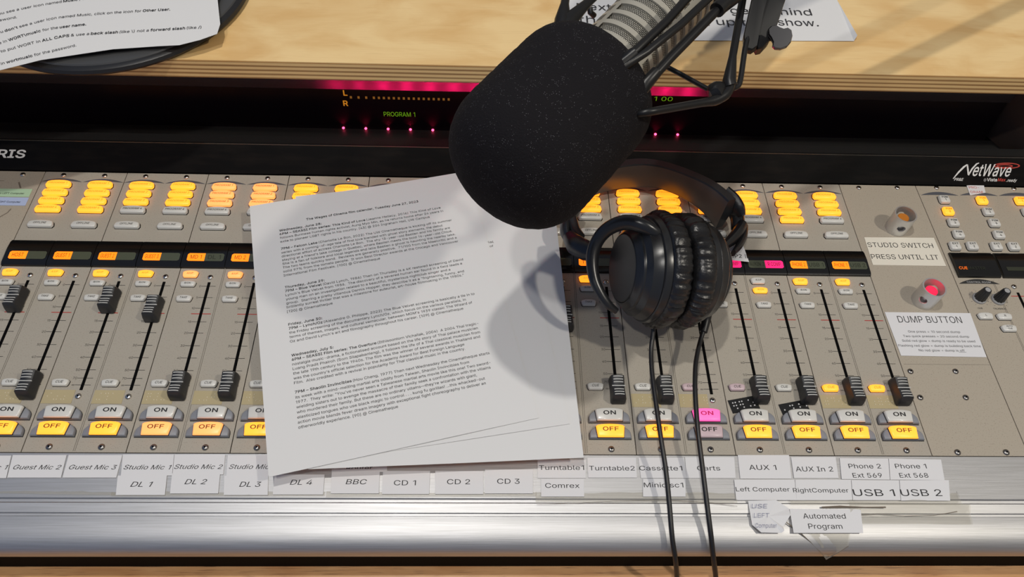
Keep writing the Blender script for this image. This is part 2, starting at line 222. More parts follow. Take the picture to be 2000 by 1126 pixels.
# ---- lettering: outline of each letter as "code advance x y,x y,...|..." in thousandths, filled into flat meshes
GLYPHS = {}
for _l in """65 480 16 0,201 509,276 509,463 0,395 0,287 302,264 372,232 478,245 478,213 371,191 302,85 0|110 142,110 199,370 199,370 142
66 456 60 0,60 509,241 509,289 504,329 491,359 469,381 442,394 410,398 374,395 344,387 320,356 286,315 267,315 262,339 257,363 245,385 227,402 203,414 173,418 136,413 100,400 67,377 39,344 18,301 4,247 0|125 57,245 57,296 63,330 80,349 105,355 137,352 161,342 184,327 203,306 218,279 228,248 231,125 231|125 285,238 285,288 296,308 309,323 326,333 348,336 372,330 403,313 429,283 446,240 452,125 452
67 510 267 -7,205 1,150 25,104 63,70 115,48 179,40 254,48 329,70 393,104 445,150 484,205 508,267 516,340 504,373 490,402 471,427 447,448 418,463 385,473 348,408 348,389 395,357 428,315 449,267 456,223 450,184 432,150 403,125 364,109 314,103 254,109 194,125 145,151 105,184 76,223 59,267 53,315 60,357 81,389 114,408 160,473 160,463 124,448 91,428 62,402 38,373 19,341 5,305 -4
68 502 219 0,96 0,96 57,215 57,272 63,318 81,354 110,379 149,394 198,399 255,394 312,379 361,354 399,320 428,275 446,221 452,93 452,93 509,225 509,294 501,353 478,399 441,433 391,455 329,462 255,455 181,433 119,398 68,351 31,291 8|125 509,125 0,60 0,60 509
69 419 60 0,60 509,372 509,372 452,125 452,125 286,355 286,355 229,125 229,125 57,375 57,375 0
70 410 60 0,60 509,369 509,369 452,125 452,125 278,346 278,346 221,125 221,125 0
71 520 269 -7,205 1,149 25,104 64,69 116,47 179,40 254,47 329,69 393,103 445,149 484,203 508,265 516,304 513,340 504,374 489,403 469,429 445,449 416,465 384,474 349,408 349,387 393,356 427,315 448,265 456,222 450,183 432,150 404,125 364,109 314,103 254,109 194,125 145,151 105,184 76,224 59,269 53,309 57,345 71,374 93,396 123,410 160,415 202,434 199,283 199,283 256,478 256,478 200,471 141,451 91,419 50,377 19,326 0
72 517 60 0,60 509,125 509,125 289,392 289,392 509,457 509,457 0,392 0,392 232,125 232,125 0
73 300 31 0,31 57,118 57,118 452,31 452,31 509,269 509,269 452,183 452,183 57,269 57,269 0
74 396 185 -7,124 3,75 33,44 81,33 145,33 173,98 173,98 145,104 104,122 74,149 56,185 50,220 56,248 74,266 104,272 145,272 509,336 509,336 145,326 81,294 33,246 3
75 467 104 145,104 216,139 261,174 303,212 344,364 509,448 509,231 276,228 276|60 0,60 509,125 509,125 334,124 225,125 193,125 0|372 0,188 259,228 309,449 0
76 393 60 0,60 509,125 509,125 57,361 57,361 0
77 628 60 0,60 509,152 509,277 187,287 159,299 123,311 84,322 49,307 49,318 83,330 121,342 158,352 187,476 509,568 509,568 0,504 0,504 291,504 327,505 369,506 413,507 457,513 457,498 409,482 363,467 322,456 291,342 0,286 0,170 291,159 321,145 361,129 408,112 457,119 457,120 416,121 372,122 328,122 291,122 0
78 523 60 0,60 509,136 509,343 183,363 151,388 107,414 55,405 54,401 108,399 157,399 195,399 509,463 509,463 0,387 0,202 290,177 331,148 381,108 452,119 454,122 384,124 328,125 291,125 0
79 533 267 -7,205 1,150 25,105 63,70 115,48 179,40 254,48 329,70 393,105 445,150 484,205 508,267 516,329 508,384 484,429 445,464 393,486 329,493 254,486 179,464 115,429 63,384 25,329 1|267 53,310 59,349 76,383 105,408 144,425 194,430 254,425 314,408 365,383 404,349 433,310 450,267 456,223 450,184 433,151 404,125 364,109 314,103 254,109 194,125 144,151 105,184 76,223 59
80 445 60 0,60 509,235 509,289 503,332 487,366 462,390 430,404 391,409 348,404 304,390 265,366 233,332 207,289 191,235 186,109 186,109 242,233 242,269 246,297 256,318 272,333 294,342 319,344 348,342 376,333 402,318 423,297 439,268 449,232 452,125 452,125 0
81 533 245 159,313 159,369 85,384 65,468 -48,401 -48,346 27,331 46|267 -7,205 1,150 25,105 63,70 115,48 179,40 254,48 329,70 393,105 445,150 484,205 508,267 516,329 508,384 484,429 445,464 393,486 329,493 254,486 179,464 115,429 63,384 25,329 1|267 53,310 59,349 76,383 105,408 144,425 194,430 254,425 314,408 365,383 404,349 433,310 450,267 456,223 450,184 433,151 404,125 364,109 314,103 254,109 194,125 144,151 105,184 76,223 59
82 449 60 0,60 509,236 509,290 504,333 489,367 465,390 433,405 395,409 352,405 309,390 271,367 240,333 217,289 203,236 198,96 198,96 255,234 255,269 258,298 267,319 281,334 300,342 324,345 352,342 380,334 405,319 425,298 440,269 449,233 452,125 452,125 0|353 0,230 229,303 229,428 0
83 447 224 -9,172 -4,128 9,91 31,64 60,46 96,38 137,104 137,110 110,123 88,142 71,166 59,224 49,257 52,286 60,311 74,329 92,341 114,346 139,342 161,332 179,296 205,245 222,184 239,128 260,86 289,60 326,52 372,58 413,75 448,102 476,138 498,180 511,227 516,275 511,316 498,351 476,377 449,394 415,401 378,337 378,326 412,302 437,267 453,225 459,194 456,167 448,145 435,129 418,118 398,115 376,119 352,131 334,169 308,212 293,264 279,312 264,359 238,395 198,405 171,408 139,403 99,386 64,360 34,323 11,278 -4
84 449 32 452,32 509,417 509,417 452,257 452,257 0,193 0,193 452
85 517 259 -8,203 -2,154 15,114 43,85 80,66 124,60 173,60 509,124 509,124 178,128 144,141 113,160 87,187 68,220 56,259 52,298 56,331 68,357 87,377 113,389 144,393 178,393 509,457 509,457 173,451 124,433 80,403 43,363 15,315 -2
86 480 204 0,16 509,84 509,192 206,215 137,248 31,235 31,267 138,290 206,395 509,463 509,278 0
87 686 155 0,16 509,82 509,163 196,175 145,187 94,197 40,189 40,200 94,211 145,224 196,306 509,380 509,462 196,474 145,486 94,497 40,488 40,499 94,510 145,523 196,603 509,670 509,530 0,455 0,368 323,351 391,336 475,350 475,335 395,318 323,230 0
88 474 18 0,217 284,217 236,29 509,104 509,178 400,204 361,223 329,243 292,232 292,252 329,272 361,298 400,374 509,446 509,259 239,259 287,456 0,382 0,292 129,268 165,250 195,230 231,244 231,225 196,206 166,182 129,91 0
89 472 203 0,203 208,16 509,91 509,192 344,222 292,250 230,224 230,251 293,280 344,381 509,455 509,268 208,268 0
90 438 42 0,42 46,273 385,306 431,341 476,348 454,285 452,223 452,40 452,40 509,397 509,397 462,169 129,134 81,97 33,90 54,152 57,214 57,399 57,399 0
97 389 160 -9,126 -5,94 5,68 22,48 45,35 73,30 108,34 138,43 161,58 179,78 193,125 211,178 220,234 227,265 235,273 243,276 255,276 257,267 297,240 322,196 331,149 322,118 301,100 274,41 291,57 322,79 346,104 364,133 375,194 384,239 379,286 360,306 343,322 320,333 290,337 251,337 0,277 0,277 52,272 52,252 25,215 1|170 45,202 49,228 59,248 74,263 93,272 115,276 138,276 190,259 182,231 176,200 171,175 168,134 159,103 139,95 124,92 105,102 72,130 52
98 424 229 -8,198 -5,172 4,138 31,118 59,112 59,112 0,53 0,53 509,114 509,114 319,118 319,137 346,171 373,197 381,229 384,274 378,313 361,345 332,370 293,385 245,390 189,385 133,370 84,346 45,313 16,274 -2|220 47,253 51,279 66,301 88,316 117,325 151,328 189,325 227,316 261,301 290,280 311,253 325,220 330,188 325,161 312,140 291,125 263,116 229,113 189,116 150,125 115,140 86,162 65,188 51
99 396 207 -8,159 -2,117 16,82 46,56 85,40 133,34 187,40 243,56 291,82 330,117 360,159 378,207 384,260 377,305 356,340 322,362 277,303 262,290 289,270 311,242 325,207 330,173 325,145 310,124 287,108 258,99 224,96 187,99 151,108 117,124 89,145 66,173 51,207 46,243 52,271 66,292 89,304 117,363 102,341 56,306 21,261 -1
100 424 195 -8,151 -2,111 16,79 45,55 84,39 133,34 189,39 245,55 293,79 332,112 361,151 378,196 384,228 381,253 373,287 346,306 319,311 319,311 509,372 509,372 0,313 0,313 59,307 59,287 31,252 4,227 -5|205 47,236 51,263 65,284 86,299 115,309 150,312 189,309 229,300 263,284 291,263 312,237 325,205 330,172 325,145 311,124 290,108 261,99 227,96 189,99 151,109 117,124 88,145 66,172 51
101 404 212 -8,161 -2,117 16,82 46,56 85,40 132,34 187,39 242,55 290,81 329,115 359,157 378,205 384,266 374,294 361,319 341,341 315,357 282,368 242,371 194,371 169,75 169,75 221,338 221,310 202,307 237,298 269,283 294,263 314,237 326,205 330,173 326,146 313,125 294,109 270,99 241,96 211,96 178,100 139,110 106,128 80,151 61,179 50,212 46,254 53,285 73,306 105,365 91,353 63,335 39,311 19,283 4,249 -5
102 254 228 379,228 327,6 327,6 379|81 0,81 432,84 461,96 486,113 505,135 519,187 530,222 527,243 521,227 468,215 472,195 474,171 470,154 460,145 443,142 419,142 0
103 425 207 -151,168 -148,134 -140,82 -110,51 -69,101 -41,122 -66,154 -88,207 -97,249 -92,282 -75,304 -47,311 -6,311 68,306 68,287 41,252 16,227 8,195 5,152 10,113 27,80 53,55 90,39 136,34 191,39 246,55 293,80 332,112 361,152 378,196 384,228 382,253 373,288 346,308 319,313 319,313 379,372 379,372 -9,367 -54,350 -90,324 -117,291 -136,251 -147|205 59,237 63,264 75,285 95,300 121,309 154,312 193,309 231,300 264,285 291,264 312,237 325,205 330,172 325,145 312,124 290,109 262,99 229,96 193,99 155,109 123,124 96,145 76,172 63
104 410 114 227,114 0,53 0,53 509,114 509,114 287,102 287,124 332,152 362,187 379,227 384,264 380,295 369,321 349,341 321,353 285,357 240,357 0,296 0,296 235,290 275,273 304,246 323,210 329,184 326,161 317,141 303,126 283,117 257
105 167 53 0,53 379,114 379,114 0|84 443,67 446,54 455,44 468,41 483,44 499,54 512,67 521,84 524,100 521,114 512,123 499,126 483,123 468,114 455,100 446
106 167 53 379,114 379,114 -30,111 -63,102 -90,86 -113,65 -129,37 -139,4 -143,-10 -143,-10 -87,2 -87,25 -83,40 -72,50 -54,53 -29|83 443,67 446,53 455,44 468,41 483,44 499,53 512,67 521,83 524,100 521,114 512,123 499,126 483,123 468,114 455,100 446
107 381 110 137,110 212,121 212,284 379,360 379,184 199,177 199|53 0,53 509,114 509,114 0|294 0,148 186,191 229,372 0
108 189 139 -2,101 3,74 20,58 47,53 84,53 509,114 509,114 99,120 62,130 54,146 52,160 53,170 54,181 3,162 -1
109 610 53 0,53 379,112 379,112 295,108 295,118 323,132 346,172 376,219 386,257 380,287 361,309 331,321 295,312 295,322 321,337 343,381 375,437 386,468 383,497 372,522 354,541 328,553 296,557 255,557 0,496 0,496 254,490 289,473 313,447 326,419 330,395 328,374 320,345 290,335 247,335 0,274 0,274 260,269 288,253 311,229 326,199 330,158 320,140 307,126 289,117 266,114 238,114 0
110 410 114 227,114 0,53 0,53 379,112 379,112 287,102 287,124 332,152 362,187 379,227 384,264 380,295 369,321 349,341 321,353 285,357 240,357 0,296 0,296 235,290 275,273 304,246 323,210 329,184 326,161 317,141 303,126 283,117 257
111 415 207 -8,159 -2,117 16,82 46,56 85,40 133,34 187,40 243,56 291,82 330,117 360,159 378,207 384,256 378,299 360,333 330,359 291,376 243,381 187,376 133,359 85,333 46,299 16,256 -2|207 46,242 51,270 66,292 89,307 117,316 151,319 187,316 224,307 258,292 287,270 310,242 325,207 330,173 325,145 310,124 287,108 258,99 224,96 187,99 151,108 117,124 89,145 66,173 51
112 424 53 -143,53 379,112 379,112 319,118 319,137 346,171 373,197 381,229 384,274 378,313 361,345 332,370 293,385 245,390 189,385 133,370 84,346 45,313 16,274 -2,229 -8,198 -5,173 4,138 31,118 59,114 59,114 -143|220 47,253 51,279 66,301 88,316 117,325 151,328 189,325 227,316 261,301 290,280 311,253 325,220 330,188 325,161 312,140 291,125 263,116 229,113 189,116 150,125 115,140 86,162 65,188 51
113 424 372 -143,311 -143,311 59,306 59,287 31,252 4,227 -5,195 -8,151 -2,111 16,79 45,55 84,39 133,34 189,39 245,55 293,79 332,112 361,151 378,196 384,228 381,253 373,287 346,307 319,313 319,313 379,372 379|205 47,236 51,263 65,284 86,299 115,309 150,312 189,309 229,300 263,284 291,263 312,237 325,205 330,172 325,145 311,124 290,108 261,99 227,96 189,99 151,109 117,124 88,145 66,172 51
114 259 53 0,53 379,112 379,112 321,115 321,130 347,152 367,181 380,213 385,229 384,243 384,243 322,230 324,207 326,182 323,159 315,140 301,126 284,117 262,114 237,114 0
115 365 182 -8,145 -5,112 3,84 18,62 38,45 63,36 94,94 107,105 79,124 60,150 49,181 45,217 50,244 62,262 81,268 103,265 121,254 136,237 147,212 155,149 170,104 186,72 208,53 237,47 274,51 305,65 332,87 354,115 370,149 381,187 384,223 381,254 372,279 358,299 339,324 290,268 277,258 298,243 316,219 328,187 333,156 329,131 317,114 299,109 277,112 258,124 243,172 223,229 209,275 194,306 171,325 142,331 107,326 75,312 47,290 24,260 6,223 -5
116 227 204 379,204 327,6 327,6 379|65 471,126 471,126 98,128 76,136 61,150 53,170 50,185 51,202 54,213 2,192 -3,168 -4,125 2,92 21,72 52,65 93
117 410 182 -5,146 -1,115 11,89 31,69 59,57 95,53 139,53 379,114 379,114 144,119 105,137 75,164 56,200 50,226 53,249 62,268 77,283 97,293 122,296 153,296 379,357 379,357 0,298 0,298 92,307 92,286 47,257 17,222 0
118 389 163 0,17 379,84 379,165 155,187 87,206 21,184 21,203 87,224 155,305 379,371 379,226 0
119 567 138 0,23 379,87 379,133 214,154 137,175 41,165 41,186 135,206 214,252 379,316 379,362 214,382 136,402 41,391 41,413 135,434 214,480 379,545 379,429 0,368 0,319 172,305 225,291 280,277 338,291 338,277 280,263 225,248 172,199 0
120 379 21 0,171 218,171 171,29 379,100 379,147 306,179 253,207 206,175 206,202 253,233 306,282 379,352 379,209 169,209 214,358 0,287 0,231 85,200 136,173 182,205 182,178 136,148 85,91 0
121 389 47 -139,61 -86,71 -87,104 -89,130 -74,151 -36,163 -1,17 379,84 379,165 155,187 87,206 21,184 21,202 87,224 155,305 379,371 379,204 -58,177 -107,139 -136,91 -145,65 -143
122 380 42 0,42 46,254 320,254 323,48 323,48 379,333 379,333 331,126 60,126 56,339 56,339 0
48 453 227 -7,174 1,130 24,95 62,69 113,53 178,48 254,53 330,69 395,95 447,130 484,174 508,227 516,279 508,323 484,358 447,384 395,400 330,405 254,400 178,384 113,359 62,323 24,279 1|227 50,261 56,290 74,313 103,330 144,340 194,344 254,340 314,330 365,313 405,290 435,261 453,227 460,192 453,163 435,140 405,123 365,113 314,109 254,113 194,123 144,140 103,163 74,192 56
49 360 276 0,276 509,198 509,86 427,86 358,209 448,212 448,212 0
50 453 64 0,64 47,234 229,282 282,311 327,320 371,317 397,308 419,293 436,273 449,224 460,196 457,172 447,153 433,139 413,130 390,127 362,66 362,71 405,86 442,111 473,143 496,182 511,225 516,268 511,306 497,337 474,361 445,376 411,381 372,371 318,336 259,267 180,153 60,153 57,389 57,389 0
51 453 218 -7,173 -3,133 10,98 30,70 57,52 91,44 132,109 132,115 107,126 87,144 71,165 59,219 50,275 61,297 74,315 93,325 116,329 145,326 172,316 196,299 217,275 234,242 244,201 248,157 248,157 299,288 448,288 452,70 452,70 509,372 509,372 461,211 278,211 289,264 288,308 276,344 253,371 222,387 186,393 145,387 103,370 66,344 36,309 12,266 -2
52 453 40 105,40 158,247 509,311 509,109 166,109 163,413 163,413 105|282 0,282 121,282 146,282 318,343 318,343 0
53 453 221 -7,178 -2,140 11,108 32,83 60,66 93,60 130,122 130,127 108,138 89,173 60,221 50,250 53,276 64,298 82,314 104,324 131,328 162,324 193,314 221,297 244,275 262,248 273,218 277,167 268,128 246,67 253,96 509,366 509,366 452,151 452,134 301,136 301,178 325,229 334,263 330,294 321,321 306,345 285,364 260,379 231,388 199,391 163,385 117,369 76,343 41,309 15,268 -1
54 453 226 -7,182 -1,142 15,109 40,84 74,69 115,64 162,68 199,80 239,137 340,252 509,322 509,151 261,145 261,165 288,196 307,235 314,278 309,316 295,346 271,370 240,384 201,389 157,384 112,368 73,343 39,310 14,271 -2|226 48,254 52,279 63,299 79,314 101,324 128,327 157,324 187,314 213,299 235,279 251,254 262,226 265,198 262,174 252,153 235,138 214,128 188,125 158,128 128,138 102,153 79,174 63,198 52
55 453 97 0,323 448,323 452,62 452,62 509,391 509,391 449,165 0
56 453 226 -7,178 -2,136 11,101 33,74 62,57 96,52 135,55 166,65 195,81 220,101 241,125 256,153 265,153 267,119 282,93 308,76 342,70 380,75 417,90 450,114 477,146 498,184 511,226 516,269 511,306 498,337 477,361 450,377 417,382 380,376 342,359 308,333 282,300 267,300 265,327 256,351 241,372 220,387 195,397 166,401 135,395 96,378 62,352 33,317 11,275 -2|226 49,258 52,285 60,307 74,323 91,333 113,337 139,333 165,322 189,305 208,283 223,256 232,226 235,196 232,169 223,147 208,130 189,119 165,115 139,119 113,129 91,145 74,167 60,195 52|226 290,274 300,293 313,307 330,316 351,319 376,316 399,308 420,294 437,275 449,226 460,177 449,159 437,145 420,136 399,133 376,136 351,145 330,159 313,178 300
57 453 226 516,271 510,310 494,343 468,368 434,384 393,389 347,385 309,373 270,315 168,200 0,130 0,301 248,307 248,287 221,257 202,218 195,175 199,137 214,106 237,83 269,68 307,64 352,69 397,85 436,110 469,143 494,182 510|226 460,199 457,174 446,154 429,138 407,129 381,125 352,129 322,138 295,154 274,174 257,199 247,226 243,254 247,279 257,299 273,314 295,324 321,327 350,324 381,314 407,299 429,279 446,254 457
46 188 95 -4,78 -1,63 9,53 24,50 41,53 59,63 73,78 83,95 87,113 83,128 73,138 59,141 41,138 24,128 9,113 -1
44 188 38 -119,68 71,137 71,84 -119
58 188 95 -4,78 -1,63 9,53 24,50 41,53 59,63 73,78 83,95 87,113 83,128 73,138 59,141 41,138 24,128 9,113 -1|95 271,78 274,63 284,53 299,50 316,53 334,63 349,78 359,95 362,113 359,128 349,138 334,141 316,138 299,128 284,113 274
59 188 38 -119,68 71,137 71,84 -119|103 271,86 274,71 284,61 299,58 316,61 334,71 349,86 359,103 362,121 359,136 349,146 334,149 316,146 299,136 284,121 274
33 196 67 160,63 509,132 509,128 160|98 -4,81 -1,66 9,56 24,52 41,56 58,66 73,81 83,98 86,116 83,130 73,140 58,143 41,140 24,130 9,116 -1
63 358 132 152,132 159,141 230,153 252,168 269,209 298,247 334,258 357,262 384,259 406,250 425,220 452,178 462,137 453,106 425,96 404,92 378,27 378,33 418,49 452,73 479,103 499,138 511,178 516,219 511,255 498,284 478,306 451,319 418,324 382,319 344,306 311,284 284,254 261,219 235,200 205,194 158,194 152|164 -4,146 -1,131 9,121 24,118 41,121 58,131 73,146 83,164 86,181 83,196 73,206 58,209 41,206 24,196 9,181 -1
39 206 78 318,70 509,136 509,128 318
34 321 78 318,70 509,136 509,128 318|193 318,185 509,250 509,243 318
40 273 89 207,101 324,132 441,177 539,236 539,191 428,161 313,151 207,160 115,188 16,236 -96,177 -96,139 -21,111 55,95 131
41 273 37 -96,86 18,113 116,122 207,112 313,82 428,37 539,97 539,142 441,173 323,184 207,178 130,161 53,134 -22,97 -96
91 273 101 -96,101 539,236 539,236 487,160 487,160 -44,236 -44,236 -96
93 273 37 -96,37 -44,113 -44,113 487,37 487,37 539,172 539,172 -96
47 249 235 533,71 -76,14 -76,178 533
92 249 178 -76,14 533,71 533,235 -76
45 453 337 244,337 188,114 188,114 244
43 453 198 34,198 364,255 364,255 34|61 172,61 226,391 226,391 172
61 453 72 245,72 301,381 301,381 245|72 97,72 153,381 153,381 97
37 676 175 283,146 286,121 297,101 314,86 335,78 360,75 388,75 412,78 440,87 464,101 486,121 503,146 513,175 517,206 513,230 503,250 486,264 464,273 440,276 412,276 388,273 360,264 335,250 314,230 297,205 286|175 327,198 332,212 346,221 365,223 388,223 412,213 454,198 468,175 473,153 468,138 454,130 435,127 412,127 388,130 365,138 346,153 332|501 -10,471 -6,446 5,426 21,412 43,403 68,400 95,400 120,403 147,412 172,427 194,447 210,471 221,501 225,531 221,556 210,576 194,590 172,598 147,601 120,601 95,598 68,589 43,575 21,555 5,531 -6|501 35,523 39,538 53,546 73,549 95,549 120,538 162,524 176,501 180,479 176,464 162,456 142,453 120,453 95,455 73,464 53,479 39|132 0,482 509,540 509,191 0
64 676 355 -135,284 -130,221 -114,167 -88,122 -53,87 -8,61 46,45 109,40 179,46 248,61 309,87 363,123 408,167 444,220 470,281 486,349 492,415 486,472 469,522 442,562 407,594 366,617 319,631 268,635 215,631 142,615 76,599 49,579 28,551 15,517 11,476 17,441 36,429 50,423 68,420 68,408 48,388 30,361 17,326 13,285 18,251 35,224 62,204 96,192 137,188 182,193 226,207 265,228 297,257 322,291 338,330 343,360 340,385 331,416 306,419 306,419 335,474 335,474 110,476 91,485 74,499 63,518 59,540 63,557 76,568 97,576 127,581 215,577 259,567 301,548 339,523 373,490 402,450 424,402 438,347 442,292 438,242 424,199 402,164 372,135 334,115 289,102 236,98 178,102 119,115 66,135 21,165 -17,201 -46,246 -68,298 -81,357 -85,412 -80,458 -69,489 -59,504 -107,464 -120,411 -131|329 65,359 68,382 78,400 95,412 118,422 185,419 221,411 249,399 269,381 282,331 292,305 288,283 277,265 260,252 239,242 185,251 125,262 101,279 81,301 69
38 448 197 -7,150 -2,110 12,78 34,54 62,39 96,34 133,37 163,47 189,85 235,140 279,216 335,237 352,255 375,262 405,258 427,245 445,226 457,201 461,168 453,145 431,137 399,145 363,169 327,204 284,438 0,364 0,171 231,121 293,87 344,78 370,75 398,79 430,91 458,109 481,134 499,165 510,200 513,235 510,266 499,290 482,308 459,320 433,324 404,315 362,291 325,256 293,154 217,110 174,100 154,97 131,100 108,109 87,124 70,143 57,166 49,193 46,223 50,251 59,301 95,321 121,336 151,346 186,349 224,408 224,405 180,397 144,371 92,345 62,333 47,305 23,271 7,234 -3
8211 350 350 244,350 188,0 188,0 244
8212 699 699 244,699 188,0 188,0 244
233 404 212 -8,161 -2,117 16,82 46,56 85,40 132,34 187,39 242,55 290,81 329,115 359,157 378,205 384,266 374,294 361,319 341,341 315,357 282,368 242,371 194,371 169,75 169,75 221,338 221,310 202,307 237,298 269,283 294,263 314,237 326,205 330,173 326,146 313,125 294,109 270,99 241,96 211,96 178,100 139,110 106,128 80,151 61,179 50,212 46,254 53,285 73,306 105,365 91,353 63,335 39,311 19,283 4,249 -5|177 429,225 529,293 529,227 429
8734 652 173 354,221 347,261 328,294 301,312 283,326 266,339 281,355 299,407 337,441 349,480 354,516 349,549 335,577 314,598 286,612 253,617 216,612 180,598 146,577 118,549 96,516 82,480 78,430 86,389 106,356 132,340 149,326 166,312 149,296 132,263 106,222 86,173 78,136 82,103 96,75 118,53 146,39 180,34 216,39 253,53 286,75 314,103 336,136 349|94 216,104 177,133 148,173 137,217 148,255 176,274 196,289 216,276 234,255 257,218 283,173 294,133 284,104 256,96 237|558 216,547 256,519 284,480 294,455 292,433 283,397 256,375 232,363 216,378 196,397 176,435 148,480 137,519 148,547 176""".split('\n'):
    _c, _a, _r = _l.split(' ', 2)
    GLYPHS[chr(int(_c))] = (int(_a) * .001, [[tuple(int(n) * .001 for n in p.split(' ')) for p in r.split(',')] for r in _r.split('|')])
def inset(out, d):
    n = len(out); r = []
    for i in range(n):
        p0, p1, p2 = Vector(out[i - 1]), Vector(out[i]), Vector(out[(i + 1) % n])
        a = (p1 - p0).normalized(); b = (p2 - p1).normalized(); na = Vector((-a.y, a.x)); nb = Vector((-b.y, b.x))
        m = na + nb
        if m.length < 1e-6: m = na
        m.normalize(); c = max(.4, m.dot(na)); r.append(tuple(p1 + m * (d / c)))
    return r
_tc = {}; _gc = {}
def _area(l): return sum(l[i - 1][0] * l[i][1] - l[i][0] * l[i - 1][1] for i in range(len(l)))
def _wind(p, loops):
    w = 0
    for l in loops:
        for i in range(len(l)):
            (x0, y0), (x1, y1) = l[i - 1], l[i]
            if (y0 > p[1]) != (y1 > p[1]) and p[0] < (x1 - x0) * (p[1] - y0) / (y1 - y0) + x0: w += 1 if y1 > y0 else -1
    return w
def glyph(ch, bold):
    k = (ch, bold)
    if k in _gc: return _gc[k]
    adv, loops = GLYPHS[ch]
    if bold:                                  # heavier or lighter strokes: move the outlines along their normals
        sg = 1 if _area(max(loops, key=lambda l: abs(_area(l)))) > 0 else -1
        loops = [inset(l, -bold * .45 * sg) for l in loops]
    co_ = []; ed = []
    for l in loops:
        n0 = len(co_); co_ += [Vector(p) for p in l]; ed += [(n0 + i, n0 + (i + 1) % len(l)) for i in range(len(l))]
    v, _, f = delaunay_2d_cdt(co_, ed, [], 0, 1e-6)[:3]
    vs = [(p.x, p.y) for p in v]; fs = []
    for t in f:
        c = (sum(vs[i][0] for i in t) / 3 + 1.3e-5, sum(vs[i][1] for i in t) / 3 + 1.7e-5)
        if _wind(c, loops): fs.append(tuple(t) if _area([vs[i] for i in t]) > 0 else tuple(t)[::-1])
    _gc[k] = (adv, vs, fs); return _gc[k]
def text_geo(s, bold=0.0, shear=0.0, res=2):
    k = (s, bold, shear)
    if k in _tc: return _tc[k]
    x = 0.0; V = []; F = []
    for ch in s:
        if ch == ' ': x += .20; continue
        adv, vs, fs = glyph(ch, bold); n0 = len(V)
        V += [(px + x + py * shear, py) for px, py in vs]; F += [tuple(n0 + i for i in f) for f in fs]; x += adv + bold * .5
    _tc[k] = (V, F); return _tc[k]
CAPH = max(v[1] for v in text_geo('H')[0])
SPACE = .22

